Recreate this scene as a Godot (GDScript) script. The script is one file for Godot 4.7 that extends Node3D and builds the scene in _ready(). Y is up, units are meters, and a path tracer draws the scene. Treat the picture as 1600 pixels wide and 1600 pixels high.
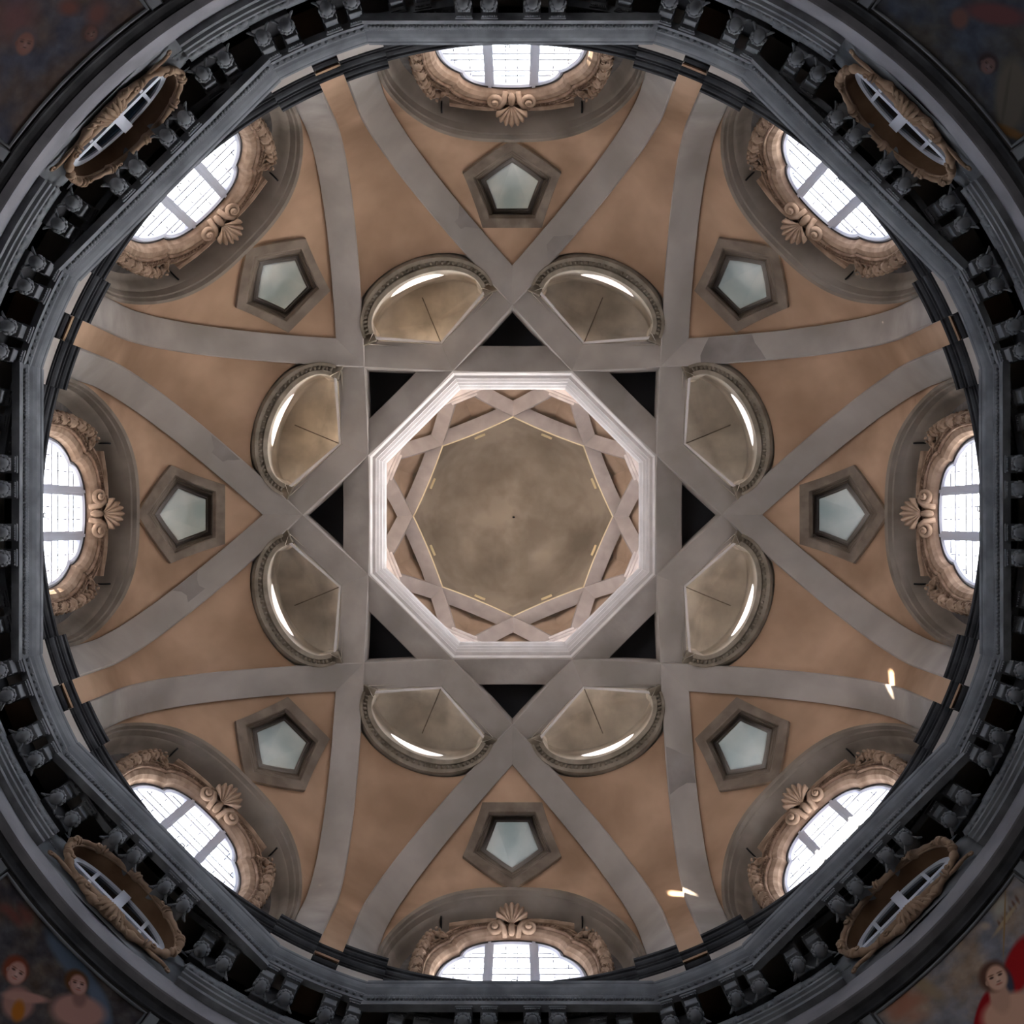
extends Node3D
# A ribbed church dome seen from the floor below its centre. Y is up, the dome's axis is the Y axis, +X is the
# right of the photograph and +Z its top. Camera at y = 0, floor 1.6 m below it. Metres.

const RIB_A := 7.16      # half span of a rib's soffit
const RIB_B := 5.53      # its rise
const RIB_H := 25.8      # its springing
const RIB_D := 3.53      # distance of a rib's plane from the axis
const RIB_W := 0.594     # width of its soffit
const D_OUT := 3.827
const D_IN := 3.233
const FOOT := 23.15
const WALL := 8.15       # distance of the window walls from the axis

var taken := {}
var bases := {}
var M := {}

# ---------------------------------------------------------------- small helpers
func numbered(called: String) -> String:
	if not taken.has(called):
		taken[called] = 0
		return called
	taken[called] += 1
	return "%s_%03d" % [called, taken[called]]

func turn_of(az: float) -> float:
	return deg_to_rad(90.0 - az)

func tag(o: Node, label: String, category: String, group := "", kind := "") -> void:
	o.set_meta("label", label)
	o.set_meta("category", category)
	if group != "": o.set_meta("group", group)
	if kind != "": o.set_meta("kind", kind)

func thing(called: String, label: String, category: String, base := Vector3.ZERO, turn := 0.0, group := "", kind := "") -> Node3D:
	var o := Node3D.new()
	o.name = numbered(called)
	add_child(o, true)
	o.position = base.rotated(Vector3.UP, turn)
	o.rotation.y = turn
	bases[o] = base
	tag(o, label, category, group, kind)
	return o

func copy_of(o: Node3D, turn: float, label: String) -> Node3D:
	var c: Node3D = o.duplicate()
	c.name = numbered(String(o.name))
	add_child(c, true)
	c.position = bases[o].rotated(Vector3.UP, turn)
	c.rotation.y = turn
	bases[c] = bases[o]
	c.set_meta("label", label)
	return c

func new_st() -> SurfaceTool:
	var st := SurfaceTool.new()
	st.begin(Mesh.PRIMITIVE_TRIANGLES)
	st.set_smooth_group(0)
	return st

func mesh_of(st: SurfaceTool, uv := false) -> ArrayMesh:
	st.generate_normals()
	st.index()
	return st.commit()

func put(called: String, mesh: Mesh, mat: Material, parent: Node3D, xf := Transform3D.IDENTITY) -> MeshInstance3D:
	var mi := MeshInstance3D.new()
	mi.name = called
	mi.mesh = mesh
	mi.material_override = mat
	mi.transform = xf
	if bases.has(parent): mi.position -= bases[parent]
	parent.add_child(mi, true)
	return mi

func obj(called: String, st: SurfaceTool, mat: Material, parent: Node3D) -> MeshInstance3D:
	return put(called, mesh_of(st), mat, parent)

func quad(st: SurfaceTool, a: Vector3, b: Vector3, c: Vector3, d: Vector3) -> void:
	if not (a.is_equal_approx(b) or b.is_equal_approx(c) or a.is_equal_approx(c)):
		st.add_vertex(a); st.add_vertex(b); st.add_vertex(c)
	if not (a.is_equal_approx(c) or c.is_equal_approx(d) or a.is_equal_approx(d)):
		st.add_vertex(a); st.add_vertex(c); st.add_vertex(d)

func sheet(st: SurfaceTool, rows: Array, closed := false) -> void:
	for i in rows.size() - 1:
		var p: PackedVector3Array = rows[i]
		var q: PackedVector3Array = rows[i + 1]
		var n := p.size()
		for j in (n if closed else n - 1):
			var k := (j + 1) % n
			quad(st, p[j], p[k], q[k], q[j])

# a sheet with a second one behind it and its rim closed
func slab(st: SurfaceTool, rows: Array, push: Vector3) -> void:
	var back := []
	for r in rows:
		var b := PackedVector3Array()
		for v in r: b.append(v + push)
		back.append(b)
	st.set_smooth_group(1)
	sheet(st, rows)
	st.set_smooth_group(2)
	var rev := back.duplicate()
	rev.reverse()
	sheet(st, rev)
	st.set_smooth_group(-1)
	var last: int = rows.size() - 1
	sheet(st, [back[0], rows[0]])
	sheet(st, [rows[last], back[last]])
	for i in last:
		var m: int = rows[i].size() - 1
		quad(st, rows[i][0], rows[i + 1][0], back[i + 1][0], back[i][0])
		quad(st, rows[i + 1][m], rows[i][m], back[i][m], back[i + 1][m])

# a profile of (radius, height) points swept along n + 1 places given by at(i, radius, height)
func sweep(st: SurfaceTool, prof: Array, n: int, at: Callable, closed := false, caps := true) -> void:
	for k in prof.size() - 1:
		st.set_smooth_group(10 + k)
		var a: Vector2 = prof[k]
		var b: Vector2 = prof[k + 1]
		for i in n:
			var j := (i + 1) % n if closed else i + 1
			quad(st, at.call(i, a.x, a.y), at.call(j, a.x, a.y), at.call(j, b.x, b.y), at.call(i, b.x, b.y))
	if caps and not closed:
		st.set_smooth_group(-1)
		var poly := PackedVector2Array(prof)
		var tri := Geometry2D.triangulate_polygon(poly)
		for e in [0, n]:
			for t in tri:
				st.add_vertex(at.call(e, poly[t].x, poly[t].y))

func polar(az: float, r: float, h: float) -> Vector3:
	var t := deg_to_rad(az)
	return Vector3(r * cos(t), h, r * sin(t))

func lathe(st: SurfaceTool, prof: Array, a0: float, a1: float, n: int) -> void:
	var whole := absf(a1 - a0) > 359.9
	sweep(st, prof, n, func(i, r, h): return polar(a0 + (a1 - a0) * i / n, r, h), whole, not whole)

func octo(st: SurfaceTool, prof: Array) -> void:
	for k in prof.size() - 1:
		st.set_smooth_group(-1)
		for i in 8:
			var a0 := 22.5 + 45.0 * i
			var ra: float = prof[k].x / cos(PI / 8)
			var rb: float = prof[k + 1].x / cos(PI / 8)
			quad(st, polar(a0, ra, prof[k].y), polar(a0 + 45, ra, prof[k].y), polar(a0 + 45, rb, prof[k + 1].y), polar(a0, rb, prof[k + 1].y))

# a plan figure in (x, y) given depth in z
func prism(st: SurfaceTool, poly: PackedVector2Array, z0: float, z1: float) -> void:
	st.set_smooth_group(-1)
	var tri := Geometry2D.triangulate_polygon(poly)
	for i in range(0, tri.size(), 3):
		var a := poly[tri[i]]; var b := poly[tri[i + 1]]; var c := poly[tri[i + 2]]
		st.add_vertex(Vector3(a.x, a.y, z0)); st.add_vertex(Vector3(b.x, b.y, z0)); st.add_vertex(Vector3(c.x, c.y, z0))
		st.add_vertex(Vector3(a.x, a.y, z1)); st.add_vertex(Vector3(c.x, c.y, z1)); st.add_vertex(Vector3(b.x, b.y, z1))
	for i in poly.size():
		var a := poly[i]; var b := poly[(i + 1) % poly.size()]
		quad(st, Vector3(a.x, a.y, z0), Vector3(b.x, b.y, z0), Vector3(b.x, b.y, z1), Vector3(a.x, a.y, z1))

func rect2(x0: float, y0: float, x1: float, y1: float) -> PackedVector2Array:
	return PackedVector2Array([Vector2(x0, y0), Vector2(x1, y0), Vector2(x1, y1), Vector2(x0, y1)])

# a box with chamfered front edges, centred on c
func block(st: SurfaceTool, c: Vector3, s: Vector3, bev := 0.01) -> void:
	st.set_smooth_group(-1)
	var h := s / 2
	var loops := []
	for z in [[-h.z, bev], [-h.z + bev, 0.0], [h.z - bev, 0.0], [h.z, bev]]:
		var x: float = h.x - z[1]
		var y: float = h.y - z[1]
		loops.append(PackedVector3Array([c + Vector3(-x, -y, z[0]), c + Vector3(x, -y, z[0]), c + Vector3(x, y, z[0]), c + Vector3(-x, y, z[0])]))
	sheet(st, loops, true)
	for l in [loops[0], loops[3]]: quad(st, l[0], l[1], l[2], l[3])

# a round bar along a path with its own radius at every point; up-vectors are parallel-carried
func tube(st: SurfaceTool, path: PackedVector3Array, radii: Array, sides := 8, squash := 1.0, axis := Vector3(0, 0, 1)) -> void:
	st.set_smooth_group(1)
	var rows := []
	for i in path.size():
		var d := (path[mini(i + 1, path.size() - 1)] - path[maxi(i - 1, 0)]).normalized()
		var u := d.cross(axis)
		if u.length() < 0.01: u = d.cross(Vector3(0.3, 1, 0.2))
		u = u.normalized()
		var w := u.cross(d).normalized()
		var ring := PackedVector3Array()
		for k in sides:
			var t := TAU * k / sides
			ring.append(path[i] + (u * cos(t) + w * sin(t) * squash) * float(radii[i]))
		rows.append(ring)
	sheet(st, rows, true)
	for e in [0, path.size() - 1]:
		for k in sides:
			st.add_vertex(path[e]); st.add_vertex(rows[e][k]); st.add_vertex(rows[e][(k + 1) % sides])

func egg(st: SurfaceTool, c: Vector3, r: Vector3, b := Basis.IDENTITY, nlat := 5, nlon := 8) -> void:
	st.set_smooth_group(1)
	var rows := []
	for i in nlat + 1:
		var p := PI * i / nlat
		var ring := PackedVector3Array()
		for k in nlon:
			var t := TAU * k / nlon
			ring.append(c + b * Vector3(sin(p) * cos(t) * r.x, cos(p) * r.y, sin(p) * sin(t) * r.z))
		rows.append(ring)
	sheet(st, rows, true)

func graft(st: SurfaceTool, mesh: ArrayMesh, xf: Transform3D, group := -1) -> void:
	var arr := mesh.surface_get_arrays(0)
	var v: PackedVector3Array = arr[Mesh.ARRAY_VERTEX]
	st.set_smooth_group(group)
	for k in arr[Mesh.ARRAY_INDEX]: st.add_vertex(xf * v[k])

func spiral(st: SurfaceTool, c: Vector3, r0: float, turns: float, hand: float, start: float, thick: float, rise := 0.0, flat := 1.0) -> void:
	var path := PackedVector3Array()
	var radii := []
	var n := int(turns * 14)
	for i in n + 1:
		var f := float(i) / n
		var t := start + hand * TAU * turns * f
		var r := r0 * (1.0 - 0.86 * f)
		path.append(c + Vector3(cos(t) * r, sin(t) * r, -rise * f))
		radii.append(thick * (1.0 - 0.45 * f))
	tube(st, path, radii, 7, flat)

# ---------------------------------------------------------------- materials
func noise_tex(seed_: int, freq: float, lo: Color, hi: Color, octaves := 5, size := 512) -> NoiseTexture2D:
	var n := FastNoiseLite.new()
	n.seed = seed_
	n.noise_type = FastNoiseLite.TYPE_SIMPLEX_SMOOTH
	n.frequency = freq
	n.fractal_octaves = octaves
	var g := Gradient.new()
	g.set_color(0, lo); g.set_color(1, hi)
	g.set_offset(0, 0.22); g.set_offset(1, 0.78)
	var t := NoiseTexture2D.new()
	t.width = size; t.height = size; t.seamless = true
	t.noise = n; t.color_ramp = g
	return t

func bump_tex(seed_: int, freq: float) -> NoiseTexture2D:
	var n := FastNoiseLite.new()
	n.seed = seed_; n.frequency = freq; n.fractal_octaves = 4
	var t := NoiseTexture2D.new()
	t.width = 512; t.height = 512; t.seamless = true
	t.as_normal_map = true; t.bump_strength = 3.0
	t.noise = n
	return t

func plaster(c: Color, seed_: int, vary := 0.12, scale_ := 0.22, rough := 0.9) -> StandardMaterial3D:
	var m := StandardMaterial3D.new()
	m.albedo_texture = noise_tex(seed_, 0.006, c.darkened(vary), c.lightened(vary * 0.5))
	m.uv1_triplanar = true
	m.uv1_world_triplanar = true
	m.uv1_scale = Vector3.ONE * scale_
	m.roughness = rough
	m.metallic_specular = 0.25
	m.cull_mode = BaseMaterial3D.CULL_DISABLED
	m.normal_enabled = true
	m.normal_texture = M["bump"]
	m.normal_scale = 0.25
	return m

func plain(c: Color, rough := 0.7) -> StandardMaterial3D:
	var m := StandardMaterial3D.new()
	m.albedo_color = c
	m.roughness = rough
	m.metallic_specular = 0.3
	m.cull_mode = BaseMaterial3D.CULL_DISABLED
	return m

func make_materials() -> void:
	M["bump"] = bump_tex(5, 0.02)
	M["rib"] = plaster(Color(0.665, 0.625, 0.60), 11, 0.14, 0.16)
	M["patch"] = plaster(Color(0.56, 0.525, 0.51), 17, 0.14, 0.3)
	M["web"] = plaster(Color(0.73, 0.585, 0.475), 23, 0.2, 0.13)
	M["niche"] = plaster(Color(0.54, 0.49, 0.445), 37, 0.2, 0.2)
	M["soot_and_shade"] = plaster(Color(0.37, 0.345, 0.335), 39, 0.3, 0.3)  # soot, with the shade round the window surrounds mixed into the tone
	M["band"] = plaster(Color(0.53, 0.525, 0.56), 47, 0.12, 0.3)
	M["stone"] = plaster(Color(0.46, 0.47, 0.495), 41, 0.18, 0.4)
	M["stone_shaded"] = plaster(Color(0.20, 0.20, 0.215), 43, 0.2, 0.5)  # the same stone, its shade put into the colour
	M["carved"] = plaster(Color(0.68, 0.56, 0.47), 53, 0.22, 0.9)
	M["carved_band"] = plaster(Color(0.56, 0.44, 0.36), 59, 0.25, 0.9)
	M["pentagon"] = plaster(Color(0.50, 0.44, 0.39), 61, 0.16, 0.5)
	M["arch"] = plaster(Color(0.54, 0.49, 0.43), 67, 0.2, 0.6)
	M["chamber"] = plaster(Color(0.86, 0.81, 0.74), 71, 0.2, 0.3)
	M["white"] = plaster(Color(0.84, 0.81, 0.80), 73, 0.06, 0.5)
	M["lantern_rib"] = plaster(Color(0.66, 0.62, 0.61), 79, 0.08, 0.5)
	M["lantern_web"] = plaster(Color(0.68, 0.585, 0.51), 83, 0.08, 0.5)
	M["cupola"] = plaster(Color(0.66, 0.605, 0.545), 89, 0.22, 0.2)
	M["cream"] = plain(Color(0.85, 0.79, 0.66))
	M["bars"] = plain(Color(0.80, 0.81, 0.86), 0.5)
	M["lead"] = plain(Color(0.35, 0.35, 0.38), 0.6)
	M["iron"] = plain(Color(0.05, 0.05, 0.06), 0.6)
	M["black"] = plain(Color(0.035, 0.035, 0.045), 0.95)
	M["shaft"] = plain(Color(0.36, 0.36, 0.38), 0.9)
	M["reveal"] = plaster(Color(0.44, 0.33, 0.25), 97, 0.15, 0.5)
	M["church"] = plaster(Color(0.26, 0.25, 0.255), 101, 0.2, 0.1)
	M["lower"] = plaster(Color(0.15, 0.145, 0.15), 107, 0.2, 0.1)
	M["floor"] = plaster(Color(0.13, 0.125, 0.125), 103, 0.25, 0.2, 0.5)
	var glass := StandardMaterial3D.new()
	glass.transparency = BaseMaterial3D.TRANSPARENCY_ALPHA
	glass.albedo_color = Color(0.95, 0.97, 1.0, 0.1)
	glass.roughness = 0.02
	glass.cull_mode = BaseMaterial3D.CULL_DISABLED
	M["glass"] = glass
	var dark := StandardMaterial3D.new()
	dark.albedo_color = Color(0.05, 0.09, 0.13)
	dark.roughness = 0.08
	dark.metallic_specular = 0.6
	M["dark_glass"] = dark
	var frost := StandardMaterial3D.new()
	frost.albedo_color = Color(0.80, 0.80, 0.80)
	frost.albedo_texture = noise_tex(131, 0.008, Color(0.90, 0.93, 0.94), Color(1, 1, 1))
	frost.uv1_triplanar = true
	frost.uv1_world_triplanar = true
	frost.uv1_scale = Vector3.ONE * 0.3
	frost.roughness = 0.4
	frost.backlight_enabled = true
	frost.backlight = Color(0.53, 0.53, 0.525)
	frost.cull_mode = BaseMaterial3D.CULL_DISABLED
	M["frost"] = frost

# ---------------------------------------------------------------- camera, sky, sun
func make_camera_and_light() -> void:
	var cam := Camera3D.new()
	cam.name = "camera"
	cam.fov = rad_to_deg(2.0 * atan(800.0 / 2200.0))
	cam.near = 0.1
	cam.far = 300.0
	add_child(cam)
	cam.position = Vector3(0.086, 0, -0.197)
	cam.look_at(cam.position + Vector3(-6.6 / 2200.0, 1, 18.5 / 2200.0), Vector3(0, 0, 1))
	cam.current = true
	var env := Environment.new()
	env.background_mode = Environment.BG_SKY
	var img := Image.create(256, 128, false, Image.FORMAT_RGBF)
	var sun := Vector3(-0.5600, 0.6105, 0.5600).normalized()
	for y in 128:
		var th := PI * (y + 0.5) / 128.0
		for x in 256:
			var ph := TAU * (x + 0.5) / 256.0
			# longitude 0 of a panorama looks along -Z at its middle
			var d := Vector3(-sin(ph) * sin(th), cos(th), cos(ph) * sin(th))
			var k := d.dot(sun) * 0.5 + 0.5
			var b := 0.15 + 1.45 * pow(k, 2.5) + 1.6 * pow(k, 16.0)
			var c := Color(0.66, 0.82, 1.0).lerp(Color(1.0, 0.965, 0.91), clampf(pow(k, 3.0), 0, 1)) * b
			if d.y < 0.0: c = c.lerp(Color(0.22, 0.21, 0.2), clampf(-d.y * 6.0, 0, 1))
			img.set_pixel(x, y, c)
	var pm := PanoramaSkyMaterial.new()
	pm.panorama = ImageTexture.create_from_image(img)
	var sky := Sky.new()
	sky.sky_material = pm
	env.sky = sky
	env.ambient_light_source = Environment.AMBIENT_SOURCE_SKY
	env.tonemap_mode = Environment.TONE_MAPPER_LINEAR
	env.tonemap_exposure = 29.0
	env.sdfgi_enabled = true
	env.ssao_enabled = true
	env.ssil_enabled = true
	var we := WorldEnvironment.new()
	we.name = "world_environment"
	we.environment = env
	add_child(we)
	var s := DirectionalLight3D.new()
	s.name = "sun"
	s.light_color = Color(1.0, 0.93, 0.82)
	s.light_energy = 0.9
	s.light_angular_distance = 0.6
	s.shadow_enabled = true
	add_child(s)
	s.look_at_from_position(sun * 60.0, Vector3.ZERO)

# ---------------------------------------------------------------- the big ribs
func rib_height(x: float) -> float:
	var f := clampf(1.0 - x * x / (RIB_A * RIB_A), 0.0, 1.0)
	return RIB_H + RIB_B * sqrt(f) + rib_crown(x)

func rib_crown(x: float) -> float:   # the arch is a little pointed: it rises above the ellipse near its middle
	var u := 1.0 - x * x / (3.8 * 3.8)
	return 0.5 * u * u if u > 0.0 else 0.0

func rib_x(h: float) -> float:
	if h <= RIB_H: return RIB_A
	var f := clampf((h - RIB_H) / RIB_B, 0, 1)
	return RIB_A * sqrt(1.0 - f * f)

func build_ribs() -> void:
	var inner := PackedVector2Array()
	var outer := PackedVector2Array()
	var n := 72
	inner.append(Vector2(RIB_A, FOOT)); outer.append(Vector2(RIB_A + 0.8, FOOT))
	for i in n + 1:
		var t := PI * i / n
		inner.append(Vector2(RIB_A * cos(t), RIB_H + RIB_B * sin(t) + rib_crown(RIB_A * cos(t))))
		outer.append(Vector2((RIB_A + 0.8) * cos(t), RIB_H + (RIB_B + 0.85) * sin(t) + rib_crown(RIB_A * cos(t))))
	inner.append(Vector2(-RIB_A, FOOT)); outer.append(Vector2(-RIB_A - 0.8, FOOT))
	var z0 := RIB_D - RIB_W / 2
	var z1 := RIB_D + RIB_W / 2
	var e := 0.012
	var st := new_st()
	for i in inner.size() - 1:
		var a := inner[i]; var b := inner[i + 1]; var c := outer[i + 1]; var d := outer[i]
		var ae := a.lerp(d, 0.02); var be := b.lerp(c, 0.02)
		st.set_smooth_group(1)
		quad(st, Vector3(a.x, a.y, z0 + e), Vector3(a.x, a.y, z1 - e), Vector3(b.x, b.y, z1 - e), Vector3(b.x, b.y, z0 + e))
		st.set_smooth_group(2)
		quad(st, Vector3(a.x, a.y, z0 + e), Vector3(b.x, b.y, z0 + e), Vector3(be.x, be.y, z0), Vector3(ae.x, ae.y, z0))
		quad(st, Vector3(b.x, b.y, z1 - e), Vector3(a.x, a.y, z1 - e), Vector3(ae.x, ae.y, z1), Vector3(be.x, be.y, z1))
		st.set_smooth_group(3)
		quad(st, Vector3(ae.x, ae.y, z0), Vector3(be.x, be.y, z0), Vector3(c.x, c.y, z0), Vector3(d.x, d.y, z0))
		quad(st, Vector3(be.x, be.y, z1), Vector3(ae.x, ae.y, z1), Vector3(d.x, d.y, z1), Vector3(c.x, c.y, z1))
		st.set_smooth_group(4)
		quad(st, Vector3(d.x, d.y, z1), Vector3(d.x, d.y, z0), Vector3(c.x, c.y, z0), Vector3(c.x, c.y, z1))
	var mesh := mesh_of(st)
	var says := {
		90: "broad grey plaster rib crossing horizontally just above the central octagon",
		45: "broad grey plaster rib slanting past the upper right side of the octagon",
		0: "broad grey plaster rib running vertically just right of the central octagon",
		315: "broad grey plaster rib slanting past the lower right side of the octagon",
		270: "broad grey plaster rib crossing horizontally just below the central octagon",
		225: "broad grey plaster rib slanting past the lower left side of the octagon",
		180: "broad grey plaster rib running vertically just left of the central octagon",
		135: "broad grey plaster rib slanting past the upper left side of the octagon"}
	for az in says:
		var mi := MeshInstance3D.new()
		mi.name = numbered("dome_rib")
		mi.mesh = mesh
		mi.material_override = M["rib"]
		mi.rotation.y = turn_of(az)
		tag(mi, says[az], "rib", "star ribs of the dome")
		add_child(mi, true)
		for p in [[90, 4.15, 5.2, 0.0, 1.0], [135, 4.5, 4.95, 0.0, 0.55], [45, -5.3, -4.9, 0.45, 1.0], [225, 5.0, 5.5, 0.0, 0.5], [0, 5.0, 5.7, 0.0, 1.0], [135, -6.0, -5.5, 0.3, 1.0]]:
			if p[0] != az: continue
			var ps := new_st()
			var rows := []
			for k in 7:
				var row := PackedVector3Array()
				for j in 4:
					var f := j / 3.0
					var x := lerpf(p[1] + 0.10 * sin(f * 3.0 + p[1]), p[2] - 0.14 * sin(f * 2.6 + p[2]), k / 6.0)
					row.append(Vector3(x, rib_height(x) - 0.006, RIB_D + lerpf(p[3] - 0.5, p[4] - 0.5, f) * (RIB_W - 0.04)))
				rows.append(row)
			slab(ps, rows, Vector3(0, 0.012, 0))
			put("repair_patch", mesh_of(ps), M["patch"], mi)

# ---------------------------------------------------------------- webs between two ribs of one pier, with lunettes
func pier_half(x: float) -> float: return 0.92388 * D_IN - 0.38268 * x
func pier_far(x: float) -> float: return 0.38268 * D_IN + 0.92388 * x

# a point of the pier web: arch angle t in 0..PI, size k of the arch (1 = its outer edge)
func lunette_point(t: float, k: float) -> Vector3:
	var x := 3.83 + (1.07 * k - 0.33 * (1.0 - k) * 0.0) * sin(t)
	if k < 1.0: x = lerpf(3.80, 3.83, k) + 1.07 * k * sin(t) * (1.0 - 0.12 * (1.0 - k) / 0.2)
	var s := 1.523 * (1.0 - (1.0 - k) * 0.85) * cos(t)
	return Vector3(s, rib_height(x), pier_far(x))

func build_pier_webs(ceiling: Node3D) -> void:
	var st := new_st()
	var rows := []
	var n := 40
	var lift := Vector3(0, 0.05, 0.07)
	for k in 26:
		var f := k / 25.0
		var row := PackedVector3Array()
		for i in n + 1:
			var t := PI * i / n
			var p := lunette_point(t, 1.0)
			var x0 := 3.83 + 1.07 * sin(t)
			var r0 := p.x / pier_half(x0)
			# the ratio runs from the arch to the foot; angles are eased so that the curve is even
			var u := f * 1.3
			var e := sin(minf(u, 1.0) * PI / 2)
			var x := lerpf(x0, RIB_A, e)
			var ratio := lerpf(r0, cos(t), minf(u, 1.0))
			var hh := rib_height(x)
			if u > 1.0: hh = lerpf(RIB_H, FOOT, (u - 1.0) / 0.3)
			var s := ratio * (pier_half(x) + 0.1)
			row.append(Vector3(s, hh, pier_far(x)) + lift)
		rows.append(row)
	slab(st, rows, Vector3(0, 0.22, 0.22))
	var mesh := mesh_of(st)
	for i in 8:
		put("vault_web", mesh, M["web"], ceiling, Transform3D(Basis(Vector3.UP, turn_of(22.5 + 45 * i))))

func lunette_names() -> Dictionary:
	return {67.5: "right of the top crossing of ribs", 112.5: "left of the top crossing of ribs",
		22.5: "above the right-hand crossing of ribs", 337.5: "below the right-hand crossing of ribs",
		292.5: "right of the bottom crossing of ribs", 247.5: "left of the bottom crossing of ribs",
		202.5: "below the left-hand crossing of ribs", 157.5: "above the left-hand crossing of ribs"}

func build_lunettes() -> void:
	var base := Vector3(0, 29.8, 5.8)
	var says := lunette_names()
	var root: Node3D = null
	var n := 36
	for az in says:
		var label: String = "half-round lunette opening with an egg-and-dart arch " + says[az]
		if root:
			copy_of(root, turn_of(az), label)
			continue
		root = thing("lunette", label, "lunette", base, turn_of(az), "lunettes around the star")
		# archivolt: stepped band that follows the web between the arch's outer and inner edges
		var st := new_st()
		var steps := [[1.2, 0.2], [1.0, 0.2], [1.0, -0.03], [0.955, -0.03], [0.945, 0.05], [0.88, 0.07], [0.875, 0.02], [0.815, 0.03], [0.80, 0.06], [0.86, 0.35]]
		for k in steps.size() - 1:
			st.set_smooth_group(20 + k)
			for i in n:
				var q := []
				for e in [[k, i], [k, i + 1], [k + 1, i + 1], [k + 1, i]]:
					var p := lunette_point(PI * e[1] / n, steps[e[0]][0])
					q.append(p + Vector3(0, 0.75, 0.66) * float(steps[e[0]][1]))
				quad(st, q[0], q[1], q[2], q[3])
		var archivolt := obj("archivolt", st, M["arch"], root)
		st = new_st()
		for i in 34:
			var t := PI * (i + 0.5) / 34
			var p := lunette_point(t, 0.912) + Vector3(0, 0.75, 0.66) * 0.055
			var q := lunette_point(t + 0.02, 0.912) + Vector3(0, 0.75, 0.66) * 0.055
			var bx := (q - p).normalized()
			var bn := Vector3(0, 0.75, 0.66)
			var by := bn.cross(bx).normalized()
			egg(st, p, Vector3(0.032, 0.055, 0.045), Basis(bx, by, bn), 5, 7)
		var eggs := put("egg_moulding", mesh_of(st), M["arch"], archivolt)
		eggs.set_meta("kind", "stuff")
		# chamber behind: upright wall round the opening, windows in its outer side, shallow vault on top
		st = new_st()
		var loop := []
		for i in n + 1:
			var p := lunette_point(PI * i / n, 0.80)
			loop.append(p + Vector3(0, 0.03, 0.05))
		var cut := [12, 24]
		var top := 32.15
		var wall := [[], [], [], []]
		for i in n + 1:
			var p: Vector3 = loop[i]
			var out := Vector3(p.x, 0, p.z - 4.75).normalized()
			var lean := 0.10 if i > 3 and i < n - 3 else 0.0
			wall[0].append(p)
			var eye := sqrt(maxf(sin(PI * clampf(float(i - cut[0]) / (cut[1] - cut[0]), 0, 1)), 0.0))
			wall[1].append(Vector3(p.x, 31.1 - 0.42 * eye, p.z) + out * lean * 0.5)
			wall[2].append(Vector3(p.x, 31.1 + 0.36 * eye, p.z) + out * lean * 0.8)
			wall[3].append(Vector3(p.x, top, p.z) + out * lean)
		st.set_smooth_group(1)
		for r in 3:
			for i in n:
				if r == 1 and i >= cut[0] and i < cut[1]: continue
				quad(st, wall[r][i], wall[r][i + 1], wall[r + 1][i + 1], wall[r + 1][i])
		var inner := Vector3(0, 31.8, 4.06)
		for s in [0, n]:
			var p: Vector3 = loop[s]
			var w: Vector3 = wall[3][s]
			var e := Vector3(1.47 * signf(p.x), 30.7, 4.65)
			st.set_smooth_group(3 + s)
			quad(st, e, inner, Vector3(inner.x, top, inner.z), Vector3(e.x, top, e.z))
			st.set_smooth_group(4 + s)
			quad(st, p, Vector3(e.x, 30.62, e.z), Vector3(e.x, top, e.z), w)
		st.set_smooth_group(2)
		var ring := PackedVector3Array()
		ring.append(Vector3(1.47, top, 4.65))
		for i in n + 1: ring.append(wall[3][i])
		ring.append(Vector3(-1.47, top, 4.65))
		ring.append(Vector3(0, top, inner.z))
		var mid := Vector3(0, top + 0.55, 4.85)
		var caps := [ring]
		for k in range(1, 6):
			var f := k / 5.0
			var r := PackedVector3Array()
			for p in ring:
				var g: Vector3 = p.lerp(mid, f)
				g.y = top + 0.55 * sin(f * PI / 2)
				r.append(g)
			caps.append(r)
		sheet(st, caps, true)
		obj("chamber_vault", st, M["chamber"], root)
		for s in [-1, 1]:  # blocks added to stop light leaking in at the arch ends
			st = new_st()
			block(st, Vector3(1.46 * s, 31.05, 4.82), Vector3(0.36, 0.86, 0.34))
			obj("leak_block", st, M["arch"], root)
		st = new_st()
		for i in range(cut[0], cut[1]):
			for r in [1, 2]:
				var a: Vector3 = wall[r][i]; var b: Vector3 = wall[r][i + 1]
				st.set_smooth_group(r)
				quad(st, a, b, b + Vector3(b.x * 0.3, 0, 0.95), a + Vector3(a.x * 0.3, 0, 0.95))
		obj("window_reveal", st, M["white"], root)
		st = new_st()
		tube(st, PackedVector3Array([Vector3(0, top + 0.02, 4.14), Vector3(0, top + 0.42, 4.55), Vector3(0, top + 0.525, 4.85), Vector3(0, top + 0.42, 5.15), Vector3(0, top + 0.1, 5.4)]), [0.012, 0.012, 0.012, 0.012, 0.012], 5, 1.0, Vector3(1, 0, 0))
		obj("vault_seam", st, M["arch"], root)
		# pale strip along the two rib edges, white for their lit side faces
		st = new_st()
		for s in [-1, 1]:
			var a := Vector3(1.40 * s, 30.62, 4.74)
			var b := Vector3(0, 31.6, 4.16)
			var d := (b - a).normalized()
			var w := Vector3(-d.z, 0, d.x).normalized() * (0.05 * (1 if s < 0 else -1))
			var rows := []
			for o in [[0.0, 0.0], [1.0, 0.0], [1.0, 0.12], [0.0, 0.12]]:
				rows.append(PackedVector3Array([a + w * o[0] + Vector3(0, o[1], 0), b + w * o[0] + Vector3(0, o[1], 0)]))
			rows.append(rows[0])
			st.set_smooth_group(-1)
			sheet(st, rows)
		obj("lit_rib_edge", st, M["white"], root)

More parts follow.
